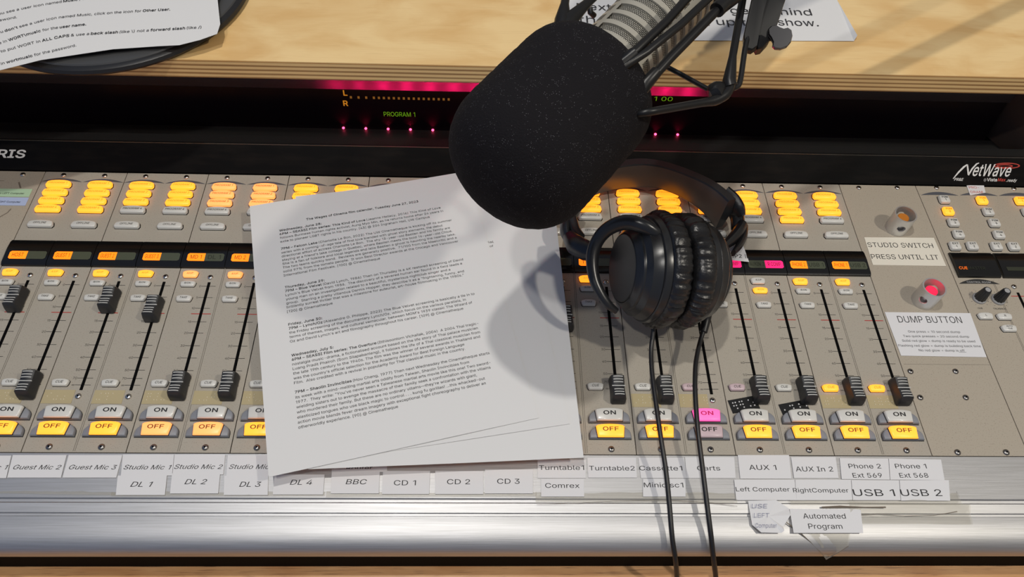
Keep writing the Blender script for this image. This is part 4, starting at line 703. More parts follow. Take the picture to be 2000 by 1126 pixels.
# ------------------------------------------------------------------ blank panel, switch panel, monitor panel
root = thing('blank_panel', 'plain beige blank panel at the far left with a green and a blue strip', 'control panel', (-2 * P, 0, 0))
b = MB(); b.box(-.08, P - .0004, 0, TOP - .0008, -.003, 0, 'panel_tan')
for (pts, w) in (([(-.01, .2895), (.046, .2885)], .0002), ([(.0610, .2870), (.0655, .2790)], .0008), ([(.066, .252), (.0645, .247), (.058, .240), (.052, .2375), (.040, .2385), (.030, .238)], .0005)):
    for i in range(len(pts) - 1):
        p, q = Vector((*pts[i], .00012)), Vector((*pts[i + 1], .00012)); t = (q - p).normalized(); nn = Vector((-t.y, t.x, 0)) * w
        b.add([p + nn, p - nn, q - nn, q + nn], [(0, 1, 2, 3)], 'pencil')
b.build('faceplate', root, smooth=0)
link('screw', cached(('screw', False), lambda: screw_mesh('steel')), root, (at(45, 341).x + 2 * P, at(45, 341).y, 0))
def strip_label(k, txt, boldtxt, px0, px1, py0, py1, label, cap):
    p0, p1 = at(px0, py1), at(px1, py0); w = p1.x - p0.x; h = p1.y - p0.y
    o = MB(); o.box(-w, 0, 0, h, .0001, .0004, k)
    o.text(txt + ' ' + boldtxt, -.006, h * .32, .00055, cap, 'ink', 'r', bold=.01)
    ob = o.build('paper_label', None, (p1.x, p0.y, 0), 0); return tag(ob, label, 'label')
strip_label('green', 'Corresponds to', 'LEFT Computer', -130, 64, 369.5, 382, 'pale green paper strip about the LEFT Computer, stuck on the far left panel', .0021)
strip_label('blue', 'This is', 'RIGHT Computer', -130, 57, 386, 399, 'pale blue paper strip about the RIGHT Computer, stuck on the far left panel', .0021)

sp = thing('switch_panel', 'beige panel with two metal-collared push switches, right of the fader panels', 'control panel', (9 * P, 0, 0))
b = MB(); b.box(.0004, P - .0004, 0, TOP - .0008, -.003, 0, 'panel_tan')
l0, l1 = at(1745, 714), at(1940, 717)
b.box(l0.x - 9 * P + .01, P - .001, .0862, .0864, 0, .00012, 'line'); b.build('faceplate', sp, smooth=0)
for (px, py, kk) in ((1677, 367, 1), (1752, 367, 1), (1778, 725, 0), (1866, 725, 0), (1797, 776, 0), (1886, 776, 0), (1870, 883, 0), (1965, 883, 0)):
    p = at(px, py); link('screw', cached(('screw', not kk), lambda: screw_mesh('steel' if kk else 'darksteel')), sp, (p.x - 9 * P, p.y, 0))
def guard(base, lit, hang):
    g = MB(); R1, R0, H = .0108, .0095, .0228; n = 40; zs = [0, .0046, .0092, .0138, .0184, .023, H]
    holes = 4
    vo = []; fo = []
    NZ = 12
    def is_hole(a, z):
        d = math.atan2(math.sin(a - math.radians(hang)), math.cos(a - math.radians(hang))); d2 = math.atan2(math.sin(a - math.radians(hang + 180)), math.cos(a - math.radians(hang + 180)))
        r = min(abs(d), abs(d2)) * R1; return (r / .0040) ** 2 + ((z - .0115) / .0040) ** 2 < 1
    n = 160; NZ = 64
    vs = [];
    for i in range(NZ + 1):
        for R_ in (R1, R0):
            for j in range(n): a = 2 * PI * j / n; vs.append((R_ * math.cos(a), R_ * math.sin(a), H * i / NZ))
    fs = []
    idx = lambda i, s_, j: (i * 2 + s_) * n + j % n
    hole = lambda i, j: 0 <= i < NZ and is_hole(2 * PI * (j + .5) / n, H * (i + .5) / NZ)
    for i in range(NZ):
        for j in range(n):
            if hole(i, j): continue
            fs.append((idx(i, 0, j), idx(i, 0, j + 1), idx(i + 1, 0, j + 1), idx(i + 1, 0, j)))
            fs.append((idx(i, 1, j + 1), idx(i, 1, j), idx(i + 1, 1, j), idx(i + 1, 1, j + 1)))
            if hole(i + 1, j) or i == NZ - 1: fs.append((idx(i + 1, 0, j), idx(i + 1, 0, j + 1), idx(i + 1, 1, j + 1), idx(i + 1, 1, j)))
            if hole(i - 1, j): fs.append((idx(i, 0, j), idx(i, 1, j), idx(i, 1, j + 1), idx(i, 0, j + 1)))
            if hole(i, j + 1): fs.append((idx(i, 0, j + 1), idx(i, 1, j + 1), idx(i + 1, 1, j + 1), idx(i + 1, 0, j + 1)))
            if hole(i, j - 1): fs.append((idx(i, 0, j), idx(i + 1, 0, j), idx(i + 1, 1, j), idx(i, 1, j)))
    g.add(vs, fs, 'alcyl'); gd = g.build('guard_collar', sp, (base.x - 9 * P, base.y, 0), 40)
    q = MB(); q.lathe([(.0088, .0002), (.0088, .004), (.0066, .0045), (.0066, .0120), (.0060, .0130)], 'alcyl', 32)
    q.lathe([(.0055, .0125), (.0055, .0175), (.0048, .0182)], 'redbutton' if lit else 'orangebutton', 28)
    o = q.build('push_button', gd, (0, 0, 0), 40); o['label'] = 'red glowing push button' if lit else 'unlit orange push button'
guard(at(1749, 446), False, 255); guard(at(1802, 587), True, 222)

mp_ = thing('monitor_panel', 'beige monitor control panel with PGM buttons and two black knobs at the right edge', 'control panel', (10 * P, 0, 0))
b = MB(); b.box(.0004, 2 * P, 0, TOP - .0008, -.003, 0, 'panel_tan')
ox = 10 * P
for (pa, pb, py, t) in ((1799, 1871, 380.5, 'MONITOR'), (1875, 1948, 381, 'HEADPHONE'), (1951, 2024, 382, 'STUDIO')):
    a, e = at(pa, py), at(pb, py); crescent(b, a.x - ox, e.x - ox, a.y, .0046, 'arc', .0040)
a, e = at(1873, 553.5), at(1952, 554); crescent(b, a.x - ox, e.x - ox, a.y, .0056, 'print', .0052)
b.text('CONTROL ROOM', (a.x + e.x) / 2 - ox, a.y + .0009, .0003, .0019, 'arclight', 'c', width=.0235, bold=.01)
for px, py, t in ((1915, 603, 'CUE'), (1953, 604, 'TALKBACK')):
    p = at(px, py); b.text(t, p.x - ox, p.y, .00015, .0017, 'print', 'c', bold=.01)
for px, py in ((1912, 583), (1949, 585)):
    p = at(px, py)
    for i in range(11):
        a_ = math.radians(-50 + 28 * i); r0, r1 = .0082, .0092; t = Vector((-math.sin(a_), math.cos(a_))) * .00015; c_, s_ = math.cos(a_), math.sin(a_); q = p.x - ox, p.y
        b.add([(q[0] + c_ * r0 + t.x, q[1] + s_ * r0 + t.y, .00015), (q[0] + c_ * r0 - t.x, q[1] + s_ * r0 - t.y, .00015), (q[0] + c_ * r1 - t.x, q[1] + s_ * r1 - t.y, .00015), (q[0] + c_ * r1 + t.x, q[1] + s_ * r1 + t.y, .00015)], [(0, 1, 2, 3)], 'print')
s0, s1 = at(1985, 571), at(2040, 735)
b.box(s0.x - ox, s0.x - ox + .0026, s1.y, s0.y, -.0001, .00014, 'slot')
rl = at(1975, 578); b.box(rl.x - ox, rl.x - ox + .018, rl.y - .0004, rl.y + .0004, 0, .00012, 'redprint')
dvx = at(1941, 556).x - ox
for dx in (0, .0012): b.box(dvx + dx, dvx + dx + .0003, .001, .1795, 0, .00012, 'line')
b.build('faceplate', mp_, smooth=0)
for px, py in ((1829, 367), (1980, 369), (1980, 560)):
    p = at(px, py); link('screw', cached(('screw', False), lambda: screw_mesh('steel')), mp_, (p.x - ox, p.y, 0))
def sq(px, py, l1_, l2_, k):
    p = at(px, py, .003)
    def mk():
        b = MB(); w = .0108; h = .0098
        o_ = [(-w * .40, -h / 2), (w * .40, -h / 2), (w * .5, -h * .30), (w * .46, h * .42), (w * .38, h / 2), (-w * .38, h / 2), (-w * .46, h * .42), (-w * .5, -h * .30)]
        b.cap([(x * 1.08, y * 1.08) for x, y in o_], -.001, .0005, .0002, 'slot'); b.cap(o_, 0, .0042, .0012, k)
        lm = 'legdark' if k == 'amber' else 'legend'
        b.text(l1_, 0, .0006, .0044, .0021, lm, 'c', width=.0062, bold=.02); b.text(l2_, 0, -.0032, .0044, .0025, lm, 'c', bold=.01); return b.mesh('select_button', 35)
    link('select_button', cached(('sq', l1_, l2_, k), mk), mp_, (p.x - ox, p.y, 0))
for (px, py, a, c, k) in ((1845, 388, 'PGM', '1', G), (1853, 411, 'PGM', '2', A), (1863, 433, 'PGM', '3', G), (1873, 456, 'PGM', '4', G), (1866, 479, 'EXT', '1', G), (1900, 479, 'EXT', '2', G),
                      (1919, 390, 'PGM', '1', A), (1931, 412, 'PGM', '2', G), (1943, 434, 'PGM', '3', G), (1952, 457, 'PGM', '4', G), (1947, 479.5, 'EXT', '1', G), (1981, 480, 'EXT', '2', G),
                      (1994, 391, 'PGM', '1', A), (2008, 413, 'PGM', '2', G)):
    sq(px, py, a, c, k)
for (pa, pb) in ((1850, 1932), (1935, 2018)):
    a, e = at(pa, 496), at(pb, 496); c = at(pa + 17, 541)
    d = MB(); x0, x1 = a.x - ox + .001, e.x - ox
    pr = [(.1822, 0), (.1826, .0022), (.1850, .0032), (.2000, .0040), (.2085, .0034), (.2115, .0022), (.2120, 0)]
    d.layers([[(x, y, z) for y, z in pr] for x in (x0, x1)], 'glass'); dw = d.build('display_window', mp_, smooth=30)
    t = MB()
    if pa == 1850: t.text('CUE', at(1884, 528, .004).x - ox, .1900, 0, .0031, 'lcdorange', 'c', warp=lambda x, y, z: (x, y, zdisp(y) + .0004)); t.text('MASTER', at(1910, 528, .004).x - ox, .1900, 0, .0031, 'lcdghost', 'c', warp=lambda x, y, z: (x, y, zdisp(y) + .0004))
    else: t.box((x0 + x1) / 2 - .016, (x0 + x1) / 2 + .016, .1890, .1935, .003, zdisp(.19) + .0003, 'lcdghost')
    t.build('screen', dw, smooth=0)
for px, py in ((1912, 583), (1949, 585)):
    p = at(px, py); d = MB()
    d.lathe([(.0078, .0002), (.0078, .0016), (.0072, .0024)], 'dialskirt', 32)
    d.layers([[((.0066 if j % 3 else .0060) * math.cos(2 * PI * j / 30) * s_, (.0066 if j % 3 else .0060) * math.sin(2 * PI * j / 30) * s_, z) for j in range(30)] for s_, z in ((1, .0022), (.98, .0036), (.70, .0165), (.62, .0176))], 'dial')
    d.disc(.0030, .0177, 'dialskirt', 20); kb = d.build('rotary_knob', mp_, (p.x - ox, p.y, 0), 30); kb.scale = (.82, .82, .88)
for (px, py, ls) in ((1925, 616, ['L']), (1962, 617, ['R']), (1971, 640, ['AUTO', 'CUE'])):
    p = at(px, py, .002); button('small_button', mp_, p.x - ox, p.y, .0142, .0072, .0032, 'short', ''.join(ls), G, .0020 if len(ls) == 1 else .0015, lines=ls, shear=0)

# ------------------------------------------------------------------ paper labels on the armrest and panels
def zarm(y):                              # height of the armrest surface
    pts = sorted((q, z) for q, z in prof if z > -.02)
    for (a, za), (c, zc) in zip(pts, pts[1:]):
        if a <= y <= c and c > a: return za + (zc - za) * (y - a) / (c - a)
    return 0 if y > 0 else -.02
def flat_label(corners, lines, label, k='label', z=.0006, cap=.0036, bold=0.0, shear=0.0, widths=None, ink='ink', name='paper_label', group=None, zt=None, extra=None):
    q = [at(*c, z) for c in corners]      # tl, tr, br, bl
    cx = sum((p.x for p in q)) / 4; cy = sum((p.y for p in q)) / 4
    b = MB(); top = [(p.x - cx, p.y - cy, z) for p in q]; bot = [(x, y, z - .00025) for x, y, _ in top]
    b.add(bot + top, [(7, 6, 5, 4), (0, 1, 2, 3), (4, 5, 1, 0), (5, 6, 2, 1), (6, 7, 3, 2), (7, 4, 0, 3)], k)
    for j, (t, px, py) in enumerate(lines):
        p = at(px, py, z); b.text(t, p.x - cx, p.y - cy, z + .00012, cap, ink, 'c', bold=bold, shear=shear, width=(widths[j] if widths else None))
    if extra: extra(b, cx, cy, z)
    return tag(b.build(name, None, (cx, cy, 0), 0), label, 'label', group)
def wpx(px, x0, x1): return at(x1, px).x - at(x0, px).x
GRP = 'source labels taped to the armrest'
LB = [ # corners x0,x1,y0,y1 (+ shift of the lower edge), text, text x0,x1,baseline, shear, cap, where
 (-82, 22, 889, 933, -10, 'Guest Mic 1', -75, 14, 916, .25, .0050, 'cut off by the left edge'),
 (25, 130, 888, 932, -11, 'Guest Mic 2', 25, 118, 916, .25, .0050, 'second strip from the left'),
 (134, 239, 888, 932, -12, 'Guest Mic 3', 134, 227, 916, .25, .0050, 'under shiny tape'),
 (240, 340, 887, 928, -4, 'Studio Mic 1', 241, 334, 916, .25, .0050, 'upper row'),
 (341, 440, 887, 926, -4, 'Studio Mic 2', 340, 434, 915, .25, .0050, 'upper row'),
 (445, 545, 888, 928, -3, 'Studio Mic 3', 447, 541, 915, .25, .0050, 'running under the papers'),
 (230, 326, 928, 966, -4, 'DL 1', 254, 297, 950, .25, .0056, 'lower row'),
 (336, 430, 924, 963, -4, 'DL 2', 360, 403, 945, .25, .0056, 'lower row'),
 (438, 524, 928, 966, -1, 'DL 3', 467, 509, 950, .2, .0056, 'lower row left of the papers'),
 (536, 634, 926, 965, -3, 'DL 4', 566, 609, 946, .2, .0056, 'just below the papers'),
 (648, 742, 915, 963, -2, 'BBC', 675, 716, 945, .15, .0056, 'just below the papers'),
 (652, 756, 892, 921, 0, 'Router', 676, 727, 918, .0, .0056, 'its lettering almost covered by the papers'),
 (748, 840, 919, 964, -2, 'CD 1', 769, 812, 947, .0, .0056, 'lower row'),
 (850, 944, 919, 964, 0, 'CD 2', 873, 918, 945, .0, .0056, 'lower row'),
 (947, 1041, 916, 963, 0, 'CD 3', 971, 1015, 944, .0, .0056, 'lower row'),
 (1050, 1144, 897, 933, 0, 'Turntable1', 1053, 1141, 917, 0, .0052, 'upper row at the corner of the papers'),
 (1057, 1141, 934, 969, 0, 'Comrex', 1065, 1132, 952, 0, .0052, 'lower row'),
 (1147, 1242, 893, 932, 2, 'Turntable2', 1151, 1240, 918, 0, .0052, 'upper row'),
 (1247, 1336, 893, 933, 5, 'Cassette1', 1249, 1333, 918, 0, .0052, 'upper row behind the cord'),
 (1256, 1339, 934, 969, 0, 'Minidisc1', 1258, 1335, 951, 0, .0052, 'lower row'),
 (1338, 1434, 892, 933, 3, 'Carts', 1362, 1407, 918, 0, .0052, 'upper row behind the cord'),
 (1441, 1541, 888, 934, 5, 'AUX 1', 1464, 1517, 917, 0, .0058, 'upper row'),
 (1434, 1552, 936, 976, 4, 'Left Computer', 1438, 1543, 959, 0, .0048, 'lower row'),
 (1545, 1632, 892, 933, 6, 'AUX In 2', 1555, 1628, 920, 0, .0056, 'upper row'),
 (1553, 1662, 936, 976, 3, 'RightComputer', 1550, 1658, 961, 0, .0048, 'lower row'),
 (1663, 1756, 937, 976, 3, 'USB 1', 1668, 1749, 968, 0, .0076, 'lower row in large letters'),
 (1757, 1853, 937, 977, 3, 'USB 2', 1761, 1841, 968, 0, .0076, 'lower row in large letters'),
]
for (x0, x1, y0, y1, s_, t, tx0, tx1, ty, shr, cap, where) in LB:
    flat_label([(x0, y0), (x1, y0), (x1 + s_, y1), (x0 + s_, y1)], [(t, (tx0 + tx1) / 2, ty)], 'white typed label reading %s on the armrest, %s' % (t, where), cap=cap * .72, shear=shr, widths=[wpx(ty, tx0, tx1)], group=GRP, z=.0005 if y0 < 912 else .0007)
flat_label([(1640, 894), (1735, 895), (1738, 936), (1644, 935)], [('Phone 2', 1690, 914), ('Ext 569', 1695, 932)], 'white typed label reading Phone 2 Ext 569 taped on the armrest', cap=.0038, widths=[wpx(914, 1658, 1721), wpx(932, 1665, 1722)], group=GRP, z=.0005)
flat_label([(1736, 895), (1838, 897), (1845, 937), (1739, 936)], [('Phone 1', 1780, 914), ('Ext 568', 1786, 932)], 'white typed label reading Phone 1 Ext 568 taped on the armrest', cap=.0038, widths=[wpx(914, 1749, 1810), wpx(932, 1758, 1814)], group=GRP, z=.0005)
flat_label([(1542, 993), (1681, 994), (1686, 1040), (1550, 1040)], [('Automated', 1611, 1012), ('Program', 1613, 1032)], 'white typed label reading Automated Program stuck low on the armrest', cap=.0040, widths=[wpx(1012, 1569, 1652), wpx(1032, 1581, 1647)], group=GRP, z=.0006)
# wrinkled hand-written note
b = MB(); out = [(1461, 977), (1515, 977), (1541, 992), (1543, 1006), (1530, 1028), (1531, 1036), (1526, 1040), (1486, 1040), (1469, 1024)]
q = [at(*p, .0008) for p in out]; cx, cy = q[0].x, q[0].y
b.add([(p.x - cx, p.y - cy, .0006 + .0014 * (i % 2)) for i, p in enumerate(q)] + [(at(1500, 1008).x - cx, at(1500, 1008).y - cy, .0012)], [((i + 1) % 9, i, 9) for i in range(9)], 'label')
for t, px, py in (('USE', 1484, 992), ('LEFT', 1488, 1010), ('Computer', 1497, 1030)):
    p = at(px, py, .0015); b.text(t, p.x - cx, p.y - cy, .0021, .0034, 'blueink', 'c', bold=-.01, shear=.2, width=.013 if len(t) < 6 else .017)
tag(b.build('handwritten_note', None, (cx, cy, 0), 0), 'crumpled white note with faded handwriting stuck left of the Automated Program label', 'note')
# labels on the switch panel, and two hand-written stickers
flat_label([(1688, 463), (1824, 464), (1848, 519), (1705, 517)], [('STUDIO SWITCH', 1760, 483), ('PRESS UNTIL LIT', 1769, 506)], 'cream label reading STUDIO SWITCH PRESS UNTIL LIT below the unlit switch', 'labelcream', .0004, .0058, -.006, widths=[wpx(483, 1697, 1824), wpx(506, 1704, 1835)])
dl = [('One press = 10 second dump', 1825, 649.5, 1776, 1877), ('Two quick presses = 20 second dump', 1829, 658.5, 1766, 1894), ('Solid red glow = dump is ready to be used', 1834, 667.5, 1763, 1905), ('Flashing red glow = dump is building back time', 1836, 677, 1757, 1917), ('No red glow = dump is off', 1840, 686, 1796, 1885)]
def dump(b, cx, cy, z):
    for t, px, py, a, e in dl:
        p = at(px, py, z); b.text(t, p.x - cx, p.y - cy, z + .00012, .0023, 'ink', 'c', width=wpx(py, a, e), bold=-.004)
    p = at(1880, 687.2, z); b.box(p.x - cx - .0034, p.x - cx + .0034, p.y - cy - .0002, p.y - cy, z, z + .00015, 'ink')
flat_label([(1728, 609), (1895, 611), (1927, 697), (1760, 694)], [('DUMP BUTTON', 1818, 630)], 'white label headed DUMP BUTTON with five lines of instructions below the red-lit switch', 'label', .0005, .0072, -.008, widths=[wpx(630, 1755, 1879)], extra=dump)
flat_label([(1888, 362), (1921, 359), (1925, 376), (1895, 381)], [('PRO-', 1903, 368), ('GRAM', 1908, 377)], 'small white sticker with red handwritten PRO-GRAM above a lit PGM button', 'label', .0006, .0032, 0, ink='redink', widths=[.011, .0135])
flat_label([(1418, 478), (1452, 480), (1463, 511), (1424, 507)], [('CP2', 1438, 503)], 'small white tag with handwritten CP2 beside the right earcup', 'label', .0062, .0042, .01, widths=[.0115],
           extra=lambda b, cx, cy, z: [b.box(at(px, 499, z).x - cx, at(px, 499, z).x - cx + .0005, at(1440, 504, z).y - cy, at(1440, 496, z).y - cy, z, z + .00015, 'ink') for px in (1455, 1458)])
# clear tape over the labels
def tape_strip(pts, label, z=.0011, dirt=()):
    q = [at(*p, z) for p in pts]; cx, cy = q[0].x, q[0].y; b = MB()
    N = 14; vs = []
    for i in range(N + 1):
        t = i / N; a = q[0].lerp(q[1], t); e = q[3].lerp(q[2], t)
        for j in range(5):
            p = a.lerp(e, j / 4); vs.append((p.x - cx + random.uniform(-1, 1) * .0002, p.y - cy, z + random.uniform(0, .0005) + min(0, zarm(p.y) + .0002)))
    b.add(vs, [(i * 5 + j, i * 5 + j + 1, i * 5 + j + 6, i * 5 + j + 5) for i in range(N) for j in range(4)], 'tape')
    for line_, w in dirt:                     # grimy edge of the tape
        L = []
        for j, q_ in enumerate(line_):
            p = at(*q_, z + .0003); zz = z + .0009 + min(0, zarm(p.y) + .0002); k_ = w * (.5 + random.random())
            L += [(p.x - cx, p.y - cy + k_, zz), (p.x - cx, p.y - cy - k_, zz)]
        b.add(L, [(2 * j, 2 * j + 1, 2 * j + 3, 2 * j + 2) for j in range(len(line_) - 1)], 'pencil')
    tag(b.build('clear_tape', None, (cx, cy, 0), 80), label, 'tape', 'clear tape on the armrest')
tape_strip([(-80, 905), (235, 905), (224, 966), (-90, 960)], 'wrinkled clear tape covering the Guest Mic labels')
tape_strip([(222, 918), (640, 925), (634, 968), (215, 968)], 'clear tape running across the DL 1 to DL 4 labels')
tape_strip([(640, 930), (1046, 930), (1048, 968), (636, 970)], 'clear tape running across the BBC and CD labels')
tape_strip([(1048, 915), (1440, 918), (1440, 982), (1046, 978)], 'clear tape covering the Turntable, Cassette1 and Carts labels', dirt=[([(1048, 985), (1110, 983), (1200, 977), (1290, 975), (1380, 980), (1440, 988)], .00018)])
tape_strip([(1540, 892), (1846, 894), (1880, 985), (1545, 985)], 'creased clear tape covering the Phone and USB labels', dirt=[([(1845, 896), (1858, 912), (1866, 940), (1874, 970), (1878, 984)], .0003), ([(1605, 990), (1640, 989), (1690, 990), (1730, 990)], .0007)])
tape_strip([(1660, 978), (1895, 984), (1902, 1022), (1664, 1020)], 'yellowed clear tape strip below the USB labels', dirt=[([(1664, 1004), (1720, 1002), (1770, 1006), (1830, 1004), (1870, 998)], .0003)])
tape_strip([(1540, 1000), (1664, 1000), (1664, 1062), (1632, 1080)], 'loose clear tape with dirty edge hanging over the Automated Program label', dirt=[([(1536, 1018), (1560, 1034), (1590, 1054), (1615, 1071), (1632, 1078), (1650, 1070), (1664, 1061)], .0005)])

# ------------------------------------------------------------------ printed papers
def sheet(name, org, th, z, label, w=.2159, h=.2794, lines=None, waves=.0008, dip=True, group=None):
    c, s_ = math.cos(th), math.sin(th)
    def wz(x, y):
        return waves * math.sin(x * 31 + y * 13 + z * 900) + (-.004 * max(0, (.02 - y) / .02) ** 1 * 0)
    b = MB(); NX, NY = 18, 24; vs = []; fs = []
    for i in range(NX + 1):
        for j in range(NY + 1):
            x, y = w * i / NX, h * j / NY; vs.append((x, y, wz(x, y)))
    for i in range(NX):
        for j in range(NY):
            a = i * (NY + 1) + j; fs.append((a, a + NY + 1, a + NY + 2, a + 1))
    b.add(vs, fs, 'paper'); b.add([(x, y, zz - .0001) for x, y, zz in vs], [f[::-1] for f in fs], 'paper')
    warp = lambda x, y, zz: (x, y, wz(x, y) + .00022)
    for ln in (lines or []):
        y, x0, x1, runs, cap = ln
        tot = 0; parts = []
        for t, bd in runs:
            g = text_geo(t, bd, 0, 1); wd = max(v[0] for v in g[0]) - min(v[0] for v in g[0]); parts.append((t, bd, wd)); tot += wd
        tot += SPACE * (len(parts) - 1); kx = (x1 - x0) / tot; x = x0
        for t, bd, wd in parts:
            b.text(t, x, y, 0, cap, 'ink', 'l', width=wd * kx, bold=bd, res=1, warp=warp); x += (wd + SPACE) * kx
    o = b.build(name, None, (org[0], org[1], z), 60); o.rotation_euler.z = th
    return tag(o, label, 'paper', group)
BD = .03; CPH = 2.45
T = []
def ln(y, x1, *runs, x0=25.6): T.append(((y - 1.1) * mm, x0 * mm, x1 * mm, [(t, BD if i else 0.0) for t, i in runs], CPH * mm))
ln(250.5, 160.6, ('The Wages of Cinema film calendar, Tuesday June 27, 2023', 1), x0=51.7)
ln(242.2, 65.4, ('Wednesday, June 28:', 1))
ln(237.8, 180.5, ('6PM \u2013 SEASSI Film series: This Kind of Love', 1), ('(Jeanne Hallacy, 2016) This Kind of Love', 0))
ln(233.2, 182.2, ('follows Burmese human rights activist, Aung Myo Min, as he returns home after 24 years in', 0))
ln(228.6, 167.9, ('exile to pioneer LGBT rights in his country. [43] @ 206 Ingraham Hall, UW Campus', 0))
ln(220.0, 188, ('7PM \u2013 Falcon Lake', 1), ('(Charlotte Le Bon, 2022) The UW Cinematheque is kicking off its summer', 0))
ln(215.4, 178.1, ('series with a coming-of-age tale of first love blended with ghost story elements, the debut', 0))
ln(211.0, 184.5, ('directional effort of actress Charlotte Le Bon.  The shy 13-year-old Bastien and his family are', 0))
ln(206.6, 185.9, ("staying at a friend's lake cottage in Quebec, where Bastien meets the bold 16-year-old Chlo\u00e9.", 0))
ln(202.2, 188, ('She is a fan of folklore and local legends and tells Bastien a ghost is haunting the nearby lake.', 0))
ln(197.8, 188.2, ('The two teens quickly bond.  Reviews are generally positive.  71/100 from the Mealcritic and a', 0))
ln(193.3, 189, ('solid 97% from the tomato people.  It won Best Director awards at the Chicago and Vancouver', 0))
ln(188.8, 113.8, ('International Film Festivals. [100] @ Cinematheque', 0))
ln(175.3, 61.2, ('Thursday, June 29:', 1))
ln(171.2, 188.9, ('7PM \u2013 Blue Velvet', 1), ('(David Lynch, 1986) Then on Thursday is a 4K restored screening of David', 0))
ln(166.8, 187, ("Lynch's Blue Velvet from 1986.  The discovery of a severed human ear found in a field leads a", 0))
ln(162.3, 175, ('young man on an investigation related to a beautiful, mysterious nightclub singer and a', 0))
ln(157.8, 187, ('group.  Starring a pretty villanous Dennis Hopper, they describe it as a "frightening, funny, and', 0))
ln(153.6, 185.8, ('brilliantly surreal thriller that was a milestone for auteurist, art-house filmmaking in the 1980s."', 0))
ln(148.8, 65.4, ('[120] @ Cinematheque', 0))
ln(135.2, 54.9, ('Friday, June 30:', 1))
ln(131.0, 191, ('7PM \u2013 Lynch/Oz', 1), ('(Alexandre O. Philippe, 2022) The Blue Velvet screening is basically a tie in to', 0))
ln(126.5, 182, ('the Friday screening of the documentary Lynch/Oz, which focus on the various parallels, in', 0))
ln(122.1, 187, ("terms of themes, images, and cultural vernacular, between MGM's 1939 classic The Wizard of", 0))
ln(117.6, 177.8, ("Oz and David Lynch's art and filmography throughout his career. [109] @ Cinematheque", 0))
ln(103.6, 61.2, ('Wednesday, July 5:', 1))
ln(99.4, 187.6, ('6PM \u2013 SEASSI Film series: The Overture', 1), ('(Itthisoontorn Vichailak, 2004)  A 2004 Thai tragic-', 0))
ln(94.8, 186, ('nostalgia music-drama, a fictionalised account based on the life story of Thai palace musician', 0))
ln(90.3, 187, ('Luang Pradit Phairoh (Sorn Silapabanleng), it follows the life of a Thai classical musician from', 0))
ln(85.8, 186, ('the late 19th century to the 1940s. The film was the winner of several awards in Thailand and', 0))
ln(81.2, 171, ("was the country's official selection for the Academy Award for Best Foreign Language", 0))
ln(76.8, 170.8, ('Film.  Also credited with a revival in popularity for Thai classical music in the country.', 0))
ln(68.0, 190.4, ('7PM \u2013 Shaolin Invincibles', 1), ('(Hou Cheng, 1977) Then next Wednesday the Cinematheque starts', 0))
ln(63.2, 171.3, ('its week with a mind-melting martial arts oddity from Taiwan, Shaolin Invincibles from', 0))
ln(58.7, 189, ('1977.  They write: "You\'ve never seen a Taiwanese martial arts movie like this one! Two sword-', 0))
ln(54.2, 188, ('wielding sisters out to avenge the massacre of their family seek a confrontation with the villains', 0))
ln(49.6, 175, ("who murdered their family. But these are no ordinary villains\u2014they're wizards with giant,", 0))
ln(45.0, 181, ('elasticized tongues who use black magic to control . . . kung fu gorillas! ...this whacked-out', 0))
ln(40.5, 180.7, ('action movie blends fever dream imagery with exceptional fight choreography to deliver an', 0))
ln(36.0, 106, ('otherworldly experience. [90] @ Cinematheque', 0))
o3 = at(1140, 893, .0155); th3 = .048
sheet('paper_sheet', (o3.x - .2159 * math.cos(th3), o3.y - .2159 * math.sin(th3)), th3, .0152, 'lowest white sheet of the fanned stack, its right edge beside the headphones', waves=.0003, group='printed sheets lying on the console')
o2 = at(1113, 827, .0162); th2 = .165
sheet('paper_sheet', (o2.x - .2159 * math.cos(th2), o2.y - .2159 * math.sin(th2)), th2, .0160, 'middle white sheet of the fanned stack, mostly hidden under the typed calendar page', waves=.0003, group='printed sheets lying on the console',
      lines=[(.1936, .1665, .1842, [('material', 0)], .00245), (.1886, .1798, .1832, [('of', 0)], .00245)])
sheet('paper_sheet', (.2046, -.0262), .2368, .0170, 'topmost white sheet headed The Wages of Cinema film calendar, covered in typed paragraphs', lines=T, waves=.0003, group='printed sheets lying on the console')

# ------------------------------------------------------------------ things on the shelf
mb = thing('swivel_base', 'round black swivel base on the plywood shelf, under the notice at the top left', 'stand base', (.010, .418, SZ))
b = MB(); b.lathe([(.118, .0003), (.126, .0015), (.128, .0045), (.127, .0075), (.124, .009)], 'base', 96, cap1=True); b.build('outer_ring', mb)
b = MB(); b.lathe([(.1225, .0088), (.1215, .0102), (.116, .0112), (.104, .0090)], 'baseinner', 96, cap1=True); b.build('inner_plate', mb)
